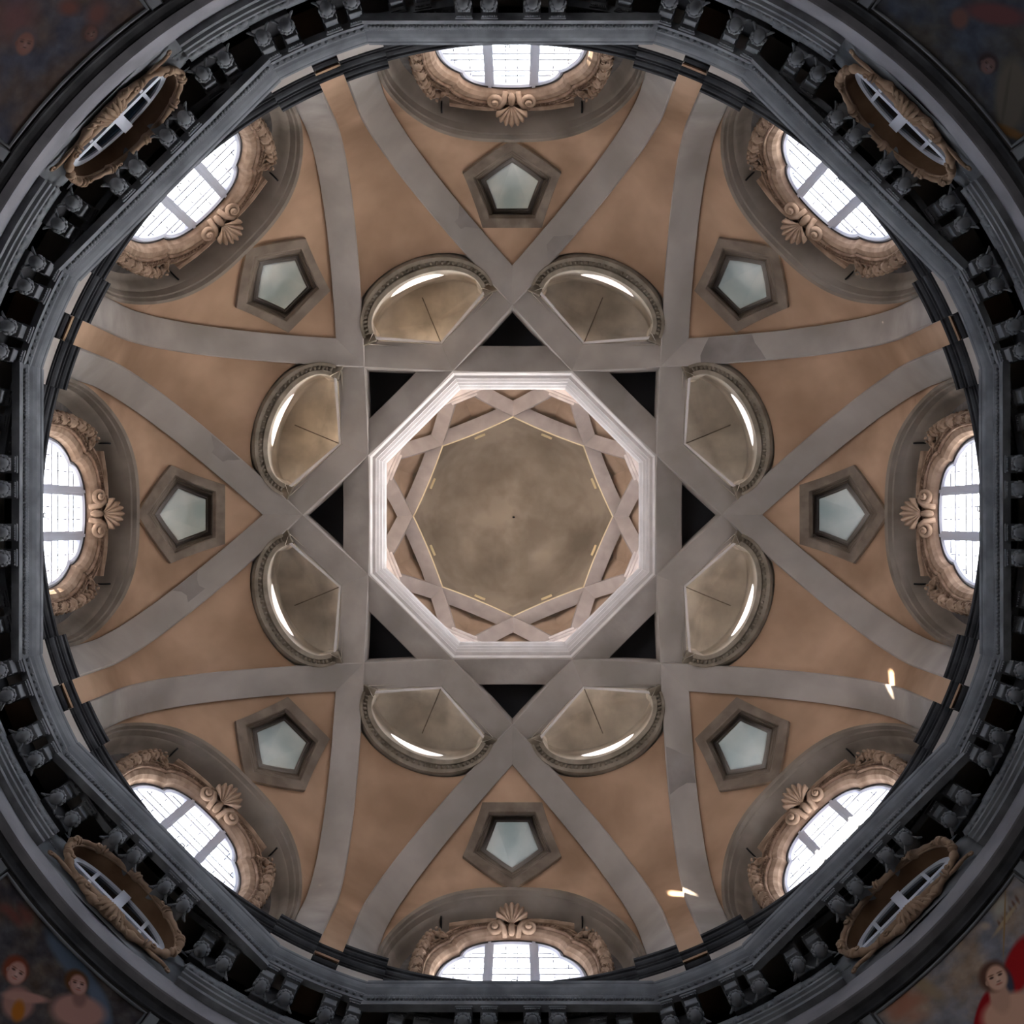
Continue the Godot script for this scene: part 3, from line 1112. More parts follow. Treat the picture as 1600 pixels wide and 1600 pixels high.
func carved_head_mesh() -> ArrayMesh:
	# a winged cherub's head looking down and inward; z points out to the wall
	var st := new_st()
	st.set_smooth_group(1)
	var rows := []
	for i in 13:
		var p := PI * i / 12
		var row := PackedVector3Array()
		for k in 18:
			var t := TAU * k / 18
			var d := Vector3(sin(p) * cos(t), cos(p), sin(p) * sin(t))
			var r := 0.105
			var face := maxf(-d.z, 0.0)
			# brow, eye hollows, nose, mouth, chin
			r += 0.012 * exp(-pow((d.y - 0.28) / 0.12, 2)) * face
			r -= 0.018 * face * (exp(-(pow((d.x - 0.33) / 0.16, 2) + pow((d.y - 0.1) / 0.12, 2))) + exp(-(pow((d.x + 0.33) / 0.16, 2) + pow((d.y - 0.1) / 0.12, 2))))
			r += 0.032 * exp(-(pow(d.x / 0.13, 2) + pow((d.y + 0.08) / 0.2, 2))) * face
			r += 0.012 * face * (exp(-(pow((d.x - 0.45) / 0.2, 2) + pow((d.y + 0.25) / 0.2, 2))) + exp(-(pow((d.x + 0.45) / 0.2, 2) + pow((d.y + 0.25) / 0.2, 2))))
			r -= 0.012 * exp(-(pow(d.x / 0.22, 2) + pow((d.y + 0.42) / 0.06, 2))) * face
			row.append(Vector3(d.x * r * 0.92, d.y * r * 1.12, d.z * r))
		rows.append(row)
	sheet(st, rows, true)
	for i in 11:   # curls of hair
		var a := lerpf(-0.25, PI + 0.25, i / 10.0)
		egg(st, Vector3(cos(a) * 0.1, sin(a) * 0.1 + 0.02, -0.01 + 0.03 * (i % 2)), Vector3(0.035, 0.035, 0.04), Basis.IDENTITY, 4, 6)
	for i in 9:
		var a := lerpf(0.05, PI - 0.05, i / 8.0)
		egg(st, Vector3(cos(a) * 0.082, sin(a) * 0.088 + 0.015, -0.055 + 0.012 * (i % 2)), Vector3(0.026, 0.026, 0.026), Basis.IDENTITY, 4, 6)
	for s in [-1, 1]:   # small wings
		for k in 3:
			egg(st, Vector3(s * (0.105 + 0.022 * k), -0.07 - 0.03 * k, 0.03), Vector3(0.02, 0.07 - 0.012 * k, 0.03), Basis(Vector3(0, 0, 1), s * (0.7 + 0.25 * k)), 4, 6)
	return mesh_of(st)

func modillion_mesh() -> ArrayMesh:
	var st := new_st()
	block(st, Vector3(0, -0.03, 0.20), Vector3(0.27, 0.06, 0.44))
	block(st, Vector3(0, -0.075, 0.21), Vector3(0.235, 0.035, 0.42))
	block(st, Vector3(0, -0.2, 0.26), Vector3(0.20, 0.22, 0.40))
	# scroll front
	for s in [-1, 1]:
		var t := new_st()
		spiral(t, Vector3(0, 0, 0), 0.055, 1.2, 1.0, 0.0, 0.018)
		graft(st, mesh_of(t), Transform3D(Basis(Vector3.UP, PI / 2), Vector3(s * 0.10, -0.26, 0.13)))
	for k in 7: egg(st, Vector3(-0.108 + 0.036 * k, -0.105, 0.0), Vector3(0.015, 0.018, 0.016), Basis.IDENTITY, 3, 6)
	return mesh_of(st)

func build_entablature() -> void:
	var ent := thing("trim_2", "dark grey gallery entablature with paired brackets and cherub heads circling the dome's foot", "entablature", Vector3(0, 20, 0), 0, "", "structure")
	var st := new_st()
	# circular cornice, missing in front of each window where the entablature breaks forward
	var prof := [Vector2(8.5, 22.45), Vector2(7.80, 22.36), Vector2(7.775, 22.34), Vector2(7.775, 22.27), Vector2(7.79, 22.25), Vector2(7.785, 22.21), Vector2(7.80, 22.16), Vector2(7.83, 22.10), Vector2(7.865, 22.06), Vector2(7.875, 22.02), Vector2(7.86, 22.01),
		Vector2(7.86, 21.985), Vector2(7.91, 21.93), Vector2(7.92, 21.905), Vector2(7.895, 21.90), Vector2(7.895, 21.80), Vector2(8.0, 21.80), Vector2(8.0, 22.33), Vector2(8.5, 22.35)]
	for i in 8: lathe(st, prof, 45 * i + 6.4, 45 * i + 38.6, 40)
	obj("circular_cornice", st, M["stone"], ent)
	st = new_st()
	var n := 420
	for i in n:
		var az := 360.0 * i / n
		if in_gap(az, 6.6): continue
		var b := Basis(Vector3.UP, turn_of(az))
		egg(st, polar(az, 7.885, 21.955), Vector3(0.032, 0.032, 0.03), b, 4, 6)
	var eggs := obj("egg_moulding", st, M["stone"], ent)
	eggs.set_meta("kind", "stuff")
	# straight cornices in front of the windows
	st = new_st()
	var p2 := [Vector2(8.3, 22.45), Vector2(7.46, 22.38), Vector2(7.43, 22.36), Vector2(7.43, 22.27), Vector2(7.45, 22.25), Vector2(7.445, 22.20), Vector2(7.46, 22.13), Vector2(7.50, 22.05), Vector2(7.535, 22.0), Vector2(7.54, 21.95), Vector2(7.52, 21.94), Vector2(7.52, 21.91),
		Vector2(7.57, 21.83), Vector2(7.585, 21.79), Vector2(7.56, 21.785), Vector2(7.56, 21.64), Vector2(7.68, 21.64), Vector2(7.68, 22.33), Vector2(8.3, 22.34)]
	var k := tan(deg_to_rad(16.9))
	sweep(st, p2, 1, func(i, r, h): return Vector3(r * k * (1 if i == 0 else -1), h, r))
	var straight := mesh_of(st)
	st = new_st()
	for i in 70:
		egg(st, Vector3(lerpf(-2.2, 2.2, i / 69.0), 21.865, 7.55), Vector3(0.03, 0.045, 0.032), Basis.IDENTITY, 4, 6)
	for i in 110:
		egg(st, Vector3(lerpf(-2.2, 2.2, i / 109.0), 21.955, 7.525), Vector3(0.012, 0.014, 0.014), Basis.IDENTITY, 3, 5)
	var straight_eggs := mesh_of(st)
	for i in 8:
		var xf := Transform3D(Basis(Vector3.UP, turn_of(45 * i)))
		var c := put("window_cornice", straight, M["stone"], ent, xf)
		var e := put("egg_moulding", straight_eggs, M["stone"], c)
		e.set_meta("kind", "stuff")
	# cavity behind the brackets; near-black colour stands in for deep shade
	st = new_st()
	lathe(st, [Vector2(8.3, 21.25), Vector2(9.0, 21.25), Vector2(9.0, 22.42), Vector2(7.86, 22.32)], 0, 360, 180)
	obj("coffer_shade_lining", st, M["black"], ent)
	st = new_st()
	for i in 8:
		# forward block in front of each window, cut by dark coffers
		var b := Basis(Vector3.UP, turn_of(45 * i))
		for s in [-1, 1]:
			var t := new_st()
			block(t, Vector3(0.515 * s, 21.58, 8.16), Vector3(0.62, 0.3, 0.5))
			graft(st, mesh_of(t), Transform3D(b))
	for i in 48:
		var az := 3.75 + 7.5 * i
		if in_gap(az, 7.0): continue
		var t := new_st()
		block(t, Vector3(0, 21.52, 8.38), Vector3(0.62, 0.62, 0.3))
		graft(st, mesh_of(t), Transform3D(Basis(Vector3.UP, turn_of(az))))
	obj("bracket_piers", st, M["stone_shaded"], ent)
	var head := carved_head_mesh()
	var mod := modillion_mesh()
	for i in 48:
		var mid := 3.75 + 7.5 * i
		for s in [-1.4, 1.4]:
			var az: float = mid + s
			var near := in_gap(mid, 7.0)
			var b := Basis(Vector3.UP, turn_of(az))
			var pos := polar(az, 7.93, 21.80)
			var hp := polar(az, 8.03, 21.06)
			if near:
				var c := roundf(mid / 45.0) * 45.0
				b = Basis(Vector3.UP, turn_of(c))
				var x := 8.0 * sin(deg_to_rad(az - c)) * -1.0
				pos = b * Vector3(x, 21.66, 7.60)
				hp = b * Vector3(x, 21.2, 7.68)
			put("modillion", mod, M["stone"], ent, Transform3D(b, pos))
			put("carved_head", head, M["stone"], ent, Transform3D(b * Basis(Vector3.RIGHT, -0.8), hp))
	# frieze wall, leaf band, architrave: everywhere but beside the four low oval windows
	st = new_st()
	for i in 4:
		var a0 := 45.0 + 90 * i + 9.6
		lathe(st, [Vector2(8.7, 21.3), Vector2(8.32, 21.3), Vector2(8.32, 20.98), Vector2(8.24, 20.95), Vector2(8.24, 20.91), Vector2(8.28, 20.89), Vector2(8.28, 20.64), Vector2(8.20, 20.62), Vector2(8.17, 20.58), Vector2(8.17, 20.52), Vector2(8.21, 20.5),
			Vector2(8.21, 20.40), Vector2(8.18, 20.39), Vector2(8.18, 20.36), Vector2(8.23, 20.34), Vector2(8.23, 20.26), Vector2(8.20, 20.25), Vector2(8.20, 20.18), Vector2(8.7, 20.18)], a0, a0 + 70.8, 70)
	obj("architrave", st, M["stone"], ent)
	st = new_st()
	for i in 160:
		var az := 360.0 * i / 160 + 1
		var d := absf(fposmod(az, 90.0) - 45.0)
		if d < 9.8 or d > 30: continue
		for j in 12: egg(st, polar(az + j * 0.18, 8.195, 20.375), Vector3(0.012, 0.014, 0.014), Basis.IDENTITY, 3, 5)
	var beads := obj("bead_moulding", st, M["stone"], ent)
	beads.set_meta("kind", "stuff")
	# leaves of the band
	var ls := new_st()
	var leaf_rows := []
	for r in 7:
		var f := r / 6.0
		var row := PackedVector3Array()
		for q in 9:
			var u := q / 8.0 * 2.0 - 1.0
			var w := 0.085 * sin(clampf(f * 0.8 + 0.2, 0, 1) * PI) * (1.0 - 0.12 * (q % 2))
			row.append(Vector3(u * w * 1.2, 0.13 - 0.26 * f, -0.05 - 0.06 * sin(f * 2.6) + 0.05 * u * u - 0.015 * (q % 2)))
		leaf_rows.append(row)
	ls.set_smooth_group(1)
	sheet(ls, leaf_rows)
	egg(ls, Vector3(0, -0.11, -0.1), Vector3(0.045, 0.035, 0.03), Basis.IDENTITY, 4, 6)
	egg(ls, Vector3(0.09, 0.03, -0.05), Vector3(0.022, 0.1, 0.03), Basis(Vector3(0, 0, 1), 0.2), 4, 6)
	var leaf := mesh_of(ls)
	for i in 300:
		var az := 1.2 * i
		var d := absf(fposmod(az, 90.0) - 45.0)
		if d < 10.0 or d > 25: continue
		put("leaf", leaf, M["stone"], ent, Transform3D(Basis(Vector3.UP, turn_of(az)), polar(az, 8.28, 20.77)))
	# lower ring
	var ring := thing("trim_3", "plain grey circular band with a dark moulding under the gallery entablature", "band", Vector3(0, 19.6, 0), 0, "", "structure")
	st = new_st()
	lathe(st, [Vector2(8.8, 20.2), Vector2(8.31, 20.2), Vector2(8.30, 20.14), Vector2(8.295, 19.76), Vector2(8.285, 19.755), Vector2(8.285, 19.72), Vector2(8.31, 19.71), Vector2(8.8, 19.71)], 0, 360, 200)
	obj("band", st, M["band"], ring)
	st = new_st()
	lathe(st, [Vector2(8.31, 19.72), Vector2(8.42, 19.72), Vector2(8.43, 19.68), Vector2(8.47, 19.66), Vector2(8.52, 19.60), Vector2(8.53, 19.56), Vector2(8.56, 19.56)], 0, 360, 200)
	obj("under_moulding", st, M["stone_shaded"], ring)
	# base moulding above the cornice
	var basem := thing("trim_4", "dark stepped base moulding with grey pedestals at the feet of the ribs", "moulding", Vector3(0, 22.8, 0), 0, "", "structure")
	st = new_st()
	var faces := new_st()
	var faces2 := new_st()
	for i in 8:
		var c := 22.5 + 45.0 * i
		for seg in [[-7.2, -1.6, 7.71], [-1.6, 1.6, 7.85], [1.6, 7.2, 7.71], [7.2, 37.8, 7.83]]:
			var r: float = seg[2]
			var num := 12 if seg[1] < 10 else 40
			lathe(st, [Vector2(8.6, 23.56), Vector2(r + 0.0, 23.52), Vector2(r, 23.42), Vector2(r + 0.035, 23.41), Vector2(r + 0.03, 23.37), Vector2(r + 0.035, 23.33), Vector2(r + 0.06, 23.30), Vector2(r + 0.09, 23.29), Vector2(r + 0.09, 23.26),
				Vector2(r + 0.12, 23.25), Vector2(r + 0.12, 23.18), Vector2(r + 0.135, 23.15), Vector2(r + 0.165, 23.12), Vector2(r + 0.19, 23.115), Vector2(r + 0.19, 23.09), Vector2(r + 0.23, 23.08), Vector2(8.6, 23.07)], c + seg[0], c + seg[1], num)
			lathe(faces2 if seg[2] == 7.85 else faces, [Vector2(8.6, 23.10), Vector2(r + 0.22, 23.10), Vector2(r + 0.22, 22.3), Vector2(8.6, 22.3)], c + seg[0], c + seg[1], num)
	obj("moulding", st, M["stone_shaded"], basem)
	obj("pedestals", faces, M["rib"], basem)
	obj("pedestal_panels", faces2, M["web"], basem)
	st = new_st()
	for i in 8:
		var t := new_st()
		var loop := PackedVector3Array([Vector3(0, 23.5, 7.9), Vector3(0, 23.62, 7.86)])
		for j in 11: loop.append(Vector3(0.045 * sin(TAU * j / 10.0), 23.665 - 0.045 * cos(TAU * j / 10.0), 7.85))
		var rr := []
		for j in loop.size(): rr.append(0.009)
		tube(t, loop, rr, 5)
		put("iron_hook", mesh_of(t), M["iron"], basem, Transform3D(Basis(Vector3.UP, turn_of(45 * i + 0.4))))

# ---------------------------------------------------------------- low oval windows
func build_low_windows(walls: Node3D) -> void:
	var says := {45: "at the upper right corner", 315: "at the lower right corner", 225: "at the lower left corner", 135: "at the upper left corner"}
	var base := Vector3(0, 20.2, 8.3)
	var root: Node3D = null
	var zp := 8.27
	# plain wall panel with an oval hole
	var st := new_st()
	var n := 64
	var hole := PackedVector3Array()
	var outer := PackedVector3Array()
	for i in n:
		var t := TAU * i / n
		var d := Vector2(cos(t), sin(t))
		hole.append(Vector3(1.0 * d.x, 20.86 + 0.47 * d.y, zp))
		var f := minf(1.44 / maxf(absf(d.x), 0.001), (0.64 if d.y > 0 else 0.72) / maxf(absf(d.y), 0.001))
		outer.append(Vector3(d.x * f, 20.86 + d.y * f, zp))
	var behind := PackedVector3Array()
	for v in hole: behind.append(v + Vector3(0, 0, 0.1))
	st.set_smooth_group(1); sheet(st, [outer, hole], true)
	st.set_smooth_group(2); sheet(st, [hole, behind], true)
	st.set_smooth_group(-1)
	for s in [-1, 1]: quad(st, Vector3(1.44 * s, 20.14, zp), Vector3(1.44 * s, 21.5, zp), Vector3(1.44 * s, 21.5, zp + 0.4), Vector3(1.44 * s, 20.14, zp + 0.4))
	var panel := mesh_of(st)
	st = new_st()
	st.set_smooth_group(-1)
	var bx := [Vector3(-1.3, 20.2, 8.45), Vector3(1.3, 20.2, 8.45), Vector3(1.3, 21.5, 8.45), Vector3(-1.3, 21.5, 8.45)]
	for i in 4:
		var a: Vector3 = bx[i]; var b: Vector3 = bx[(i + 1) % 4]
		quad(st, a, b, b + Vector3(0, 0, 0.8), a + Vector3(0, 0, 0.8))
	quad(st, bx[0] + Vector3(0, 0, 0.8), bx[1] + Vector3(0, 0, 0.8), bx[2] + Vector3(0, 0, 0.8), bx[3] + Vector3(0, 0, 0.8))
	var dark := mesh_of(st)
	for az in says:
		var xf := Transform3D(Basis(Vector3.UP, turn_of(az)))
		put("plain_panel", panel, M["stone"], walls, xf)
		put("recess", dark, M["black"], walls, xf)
		var label: String = "low oval window in a carved ribbon frame, under the gallery " + says[az]
		if root:
			copy_of(root, turn_of(az), label)
			continue
		root = thing("oval_window", label, "window", base, turn_of(az), "low oval windows under the gallery", "thing")
		# the frame leans: its top comes forward
		var at := func(t: float, k: float, dz := 0.0) -> Vector3:
			var y := sin(t) * 0.58 * k
			var h := 20.83 + y
			return Vector3(cos(t) * 1.12 * k, h, 8.10 - y * 0.22 + dz)
		st = new_st()
		st.set_smooth_group(1)
		var rows := []
		var front := PackedVector3Array(); var back := PackedVector3Array()
		for i in n:
			var t := TAU * i / n
			front.append(at.call(t, 0.95))
			back.append(Vector3(cos(t) * 0.975, 20.86 + sin(t) * 0.455, 8.30))
		sheet(st, [front, back], true)
		obj("reveal", st, M["reveal"], root)
		# ribbon-wound oval ring
		st = new_st()
		var path := PackedVector3Array(); var radii := []
		for i in 121:
			var t := TAU * i / 120.0
			path.append(at.call(t, 1.0, -0.02))
			var wind := pow(maxf(0.0, sin(t * 9.0 + 0.6)), 6.0)
			radii.append(0.048 + 0.03 * wind + 0.006 * sin(t * 27.0))
		tube(st, path, radii, 10, 1.0)
		var path2 := PackedVector3Array(); var rad2 := []
		for i in 121:
			path2.append(at.call(TAU * i / 120.0, 0.945, -0.005)); rad2.append(0.02)
		tube(st, path2, rad2, 6)
		var ribbon := obj("ribbon_ring", st, M["carved"], root)
		# ribbon knots and curls
		for i in 10:
			var t := TAU * (i + 0.35) / 10.0
			var p: Vector3 = at.call(t, 1.0, -0.05)
			var q: Vector3 = at.call(t + 0.02, 1.0, -0.05)
			var ang := atan2(q.y - p.y, q.x - p.x)
			st = new_st()
			var bb := Basis(Vector3(0, 0, 1), ang)
			egg(st, p, Vector3(0.035, 0.085, 0.07), bb * Basis(Vector3(0, 0, 1), 0.35), 5, 8)
			egg(st, p + bb * Vector3(0.06, 0.01, 0), Vector3(0.025, 0.075, 0.06), bb * Basis(Vector3(0, 0, 1), 0.35), 5, 8)
			spiral(st, p + bb * Vector3(-0.09, 0.03, -0.02), 0.05, 1.1, 1.0 if i % 2 else -1.0, ang, 0.022, 0.02)
			put("ribbon_knot", mesh_of(st), M["carved"], ribbon)
		# acanthus at the foot, scrolls at the lower corners
		st = new_st()
		for k in 9:
			var u := (k - 4) / 4.0
			var a := Vector3(0.05 * u, 20.42, 8.17)
			var b := Vector3(0.30 * u, 20.27 + 0.07 * absf(u), 8.12 + 0.05 * absf(u))
			var c := Vector3(0.42 * u, 20.14 + 0.05 * absf(u), 8.19)
			tube(st, PackedVector3Array([a, a.lerp(b, 0.5) + Vector3(0, 0, -0.05), b, c]), [0.03, 0.05, 0.045, 0.015], 7)
		egg(st, Vector3(0, 20.38, 8.17), Vector3(0.11, 0.08, 0.08))
		for s in [-1, 1]:
			tube(st, PackedVector3Array([Vector3(0.08 * s, 20.38, 8.19), Vector3(0.30 * s, 20.36, 8.16), Vector3(0.56 * s, 20.42, 8.17), Vector3(0.76 * s, 20.49, 8.19)]), [0.08, 0.07, 0.05, 0.02], 8)
		obj("acanthus", st, M["carved"], root)
		for s in [-1.0, 1.0]:
			st = new_st()
			tube(st, PackedVector3Array([Vector3(0.7 * s, 20.36, 8.2), Vector3(0.9 * s, 20.36, 8.19), Vector3(1.06 * s, 20.40, 8.19), Vector3(1.17 * s, 20.40, 8.2)]), [0.02, 0.035, 0.03, 0.03], 7)
			spiral(st, Vector3(1.18 * s, 20.35, 8.2), 0.05, 1.1, -s, PI / 2, 0.025, 0.02)
			obj("corner_scroll", st, M["carved"], root)
		# sash
		var ov := func(k: float) -> PackedVector2Array:
			var p := PackedVector2Array()
			for i in n: p.append(Vector2(cos(TAU * i / n) * 0.97 * k, 20.86 + sin(TAU * i / n) * 0.45 * k))
			return p
		var z := 8.235
		st = new_st()
		var o1: PackedVector2Array = ov.call(1.0); var o2: PackedVector2Array = ov.call(0.90)
		rows = []
		for s in [[o1, z + 0.08], [o1, z - 0.02], [o2, z], [o2, z + 0.08]]:
			var r := PackedVector3Array()
			for v in s[0]: r.append(Vector3(v.x, v.y, s[1]))
			rows.append(r)
		st.set_smooth_group(-1)
		sheet(st, rows, true)
		obj("frame", st, M["bars"], root)
		st = new_st()
		for poly in Geometry2D.intersect_polygons(o1, rect2(-0.085, 20.3, 0.085, 21.4)): prism(st, poly, z - 0.05, z + 0.06)
		obj("mullion", st, M["bars"], root)
		for h in [20.80]:
			st = new_st()
			for poly in Geometry2D.intersect_polygons(o1, rect2(-1, h - 0.045, 1, h + 0.045)): prism(st, poly, z - 0.02, z + 0.05)
			obj("transom", st, M["bars"], root)
		for x in [-0.52, 0.52]:
			st = new_st()
			for poly in Geometry2D.intersect_polygons(o1, rect2(x - 0.03, 20.3, x + 0.03, 21.4)): prism(st, poly, z - 0.01, z + 0.05)
			obj("glazing_bar", st, M["bars"], root)
		for cell in [[-1, -0.55], [-0.49, -0.085], [0.085, 0.49], [0.55, 1]]:
			for hh in [[20.3, 20.755], [20.845, 21.4]]:
				st = new_st()
				for poly in Geometry2D.intersect_polygons(ov.call(0.93), rect2(cell[0], hh[0], cell[1], hh[1])): prism(st, poly, z + 0.03, z + 0.036)
				obj("pane", st, M["dark_glass"], root)

# ---------------------------------------------------------------- pendentives and church below
# an ellipse of paint; places are in painter's units from the top middle of the picture, axes as the onlooker sees them
func blob(img: Image, az: float, c: Vector2, r: Vector2, turn: float, col: Color, soft := 0.3) -> void:
	var t := deg_to_rad(az)
	var ec := Vector2(sin(t), cos(t))
	var er := Vector2(cos(t), -sin(t))
	var m := Vector2(240.0 + c.dot(ec) * 1.33, c.dot(er) * 1.33)
	var R := maxf(r.x, r.y) * (1.0 + soft) * 1.33
	for y in range(maxi(0, int(m.y - R)), mini(img.get_height(), int(m.y + R) + 2)):
		for x in range(maxi(0, int(m.x - R)), mini(img.get_width(), int(m.x + R) + 2)):
			var d := (Vector2(x, y) - m) / 1.33
			var p := (ec * d.x + er * d.y).rotated(-turn) / r
			var a := clampf((1.0 + soft - p.length()) / (2.0 * soft), 0.0, 1.0) * col.a
			if a > 0.0: img.set_pixel(x, y, img.get_pixel(x, y).lerp(Color(col.r, col.g, col.b), a))

func paint_face(img: Image, az: float, c: Vector2, size: float, tilt: float, skin: Color, hair: Color) -> void:
	var at := func(x: float, y: float) -> Vector2: return c + Vector2(x, y).rotated(tilt) * size
	blob(img, az, at.call(-0.12, -0.18), Vector2(1.12, 1.22) * size, tilt, hair, 0.2)
	blob(img, az, at.call(0.08, 0.08), Vector2(0.80, 1.05) * size, tilt, skin, 0.15)
	blob(img, az, at.call(0.25, 0.25), Vector2(0.5, 0.6) * size, tilt, skin.lightened(0.12), 0.6)
	for e in [-0.28, 0.42]:
		blob(img, az, at.call(e, -0.06), Vector2(0.17, 0.09) * size, tilt, Color(0.24, 0.17, 0.15, 0.85), 0.4)
		blob(img, az, at.call(e, -0.26), Vector2(0.24, 0.06) * size, tilt, Color(0.36, 0.24, 0.18, 0.7), 0.4)
	blob(img, az, at.call(0.12, 0.24), Vector2(0.10, 0.26) * size, tilt, skin.lightened(0.2), 0.5)
	blob(img, az, at.call(0.16, 0.40), Vector2(0.16, 0.06) * size, tilt, skin.darkened(0.35), 0.5)
	blob(img, az, at.call(0.14, 0.60), Vector2(0.24, 0.08) * size, tilt, Color(0.60, 0.33, 0.29, 0.7), 0.5)
	blob(img, az, at.call(-0.72, 0.2), Vector2(0.14, 0.22) * size, tilt, skin.darkened(0.15), 0.3)

func fresco_image(which: int) -> Image:
	var w := 480
	var h := 288
	var img := Image.create(w, h, false, Image.FORMAT_RGB8)
	var n1 := FastNoiseLite.new(); n1.seed = 300 + which; n1.frequency = 0.007; n1.fractal_octaves = 5
	var n2 := FastNoiseLite.new(); n2.seed = 400 + which; n2.frequency = 0.02; n2.fractal_octaves = 4
	var grounds := [[Color(0.47, 0.47, 0.51), Color(0.60, 0.52, 0.46)], [Color(0.24, 0.23, 0.25), Color(0.31, 0.26, 0.23)], [Color(0.24, 0.25, 0.31), Color(0.33, 0.26, 0.22)], [Color(0.25, 0.29, 0.36), Color(0.32, 0.30, 0.27)]]
	var g: Array = grounds[which]
	for y in h:
		for x in w:
			var a := clampf(n1.get_noise_2d(x, y) * 1.3 + 0.5, 0, 1)
			var b := n2.get_noise_2d(x, y) * 0.10
			var c: Color = g[0].lerp(g[1], a)
			img.set_pixel(x, y, Color(clampf(c.r + b, 0, 1), clampf(c.g + b, 0, 1), clampf(c.b + b, 0, 1)))
	if which == 0:
		var az := -45.0
		var skin := Color(0.80, 0.63, 0.55)
		for k in 10: blob(img, az, Vector2(-95 + 13 * (k % 5), 70 + 14 * (k / 3)), Vector2(18, 10), k * 0.7, Color(0.66, 0.44, 0.36, 0.55), 0.7)
		for k in 5: blob(img, az, Vector2(-60 + 12 * k, 40 + 9 * k), Vector2(18, 8), 0.6, Color(0.60, 0.52, 0.42, 0.5), 0.7)
		blob(img, az, Vector2(116, 40), Vector2(22, 48), 0.35, Color(0.62, 0.12, 0.13), 0.15)
		blob(img, az, Vector2(100, 66), Vector2(9, 22), -0.2, Color(0.26, 0.26, 0.32), 0.3)
		blob(img, az, Vector2(64, 112), Vector2(11, 38), 0.2, Color(0.56, 0.10, 0.12), 0.15)
		blob(img, az, Vector2(108, 112), Vector2(46, 34), -0.2, skin, 0.15)
		blob(img, az, Vector2(88, 84), Vector2(15, 26), -0.3, skin.darkened(0.08), 0.2)
		paint_face(img, az, Vector2(80, 54), 20.0, -0.35, skin, Color(0.36, 0.25, 0.21))
		for k in 6: blob(img, az, Vector2(84 + 6 * k, -30 - 7 * k), Vector2(2.2, 8), -0.5, Color(0.44, 0.34, 0.30), 0.4)
		blob(img, az, Vector2(94, -36), Vector2(28, 4), -0.85, Color(0.66, 0.58, 0.48), 0.4)
		blob(img, az, Vector2(84, -58), Vector2(14, 17), 0.2, Color(0.68, 0.66, 0.62, 0.8), 0.5)
		blob(img, az, Vector2(58, -32), Vector2(9, 6), 0.3, Color(0.66, 0.60, 0.55), 0.5)
		blob(img, az, Vector2(92, -32), Vector2(1.5, 50), 0.0, Color(0.58, 0.46, 0.32), 0.4)
	elif which == 1:
		var az := 225.0
		var skin := Color(0.62, 0.46, 0.43)
		blob(img, az, Vector2(-14, 14), Vector2(14, 46), -0.55, Color(0.30, 0.34, 0.40), 0.4)
		blob(img, az, Vector2(16, 40), Vector2(13, 58), -0.5, Color(0.28, 0.32, 0.38), 0.4)
		blob(img, az, Vector2(36, 96), Vector2(14, 40), -0.2, Color(0.33, 0.37, 0.44), 0.3)
		blob(img, az, Vector2(0, 106), Vector2(42, 28), 0.1, skin, 0.2)
		blob(img, az, Vector2(4, 84), Vector2(11, 16), 0.2, skin.darkened(0.2), 0.3)
		paint_face(img, az, Vector2(4, 60), 17.0, 0.25, skin, Color(0.33, 0.20, 0.12))
		blob(img, az, Vector2(-92, 96), Vector2(24, 26), 0.0, skin.darkened(0.1), 0.2)
		paint_face(img, az, Vector2(-94, 48), 18.0, 0.5, skin, Color(0.42, 0.20, 0.14))
		blob(img, az, Vector2(-80, 87), Vector2(34, 8), 0.1, skin, 0.25)
		blob(img, az, Vector2(-92, 108), Vector2(9, 16), 0.2, Color(0.60, 0.36, 0.12), 0.3)
		for k in 5: blob(img, az, Vector2(-110 + 10 * k, -50 + 8 * (k % 3)), Vector2(13, 8), 0.4 * k, Color(0.40, 0.22, 0.20, 0.6), 0.6)
	elif which == 2:
		var az := 135.0
		var skin := Color(0.52, 0.32, 0.27)
		blob(img, az, Vector2(-100, -96), Vector2(26, 32), 0.6, Color(0.42, 0.24, 0.25, 0.8), 0.6)
		paint_face(img, az, Vector2(-86, -57), 17.0, 0.3, skin, Color(0.34, 0.28, 0.30))
		paint_face(img, az, Vector2(20, -66), 13.0, -0.2, Color(0.40, 0.25, 0.21), Color(0.28, 0.20, 0.18))
		blob(img, az, Vector2(26, -100), Vector2(16, 20), 0.1, Color(0.42, 0.24, 0.21), 0.5)
		blob(img, az, Vector2(-20, -110), Vector2(16, 12), 0.1, Color(0.42, 0.22, 0.18), 0.5)
	else:
		var az := 45.0
		var skin := Color(0.50, 0.36, 0.34)
		blob(img, az, Vector2(86, -100), Vector2(46, 16), 0.15, Color(0.46, 0.24, 0.24), 0.3)
		blob(img, az, Vector2(30, -92), Vector2(14, 17), 0.3, Color(0.50, 0.32, 0.28), 0.3)
		blob(img, az, Vector2(106, 26), Vector2(26, 62), 0.15, Color(0.44, 0.41, 0.35), 0.2)
		blob(img, az, Vector2(98, 30), Vector2(3, 48), 0.2, Color(0.34, 0.31, 0.27, 0.7), 0.5)
		blob(img, az, Vector2(102, 84), Vector2(34, 8), 0.15, Color(0.52, 0.34, 0.14), 0.4)
		paint_face(img, az, Vector2(70, -20), 14.0, 0.7, skin, Color(0.18, 0.13, 0.13))
	if which >= 2:
		# blends these two towards dark grey to soften the faces
		for y in h:
			for x in w: img.set_pixel(x, y, img.get_pixel(x, y).lerp(Color(0.24, 0.23, 0.25), 0.42))
	return img

func pend(r_: float) -> float:   # height of the pendentive at a distance from the axis
	return 19.62 - 1.02 * (r_ - 8.54) - 0.55 * pow(maxf(r_ - 8.54, 0.0), 2.0)

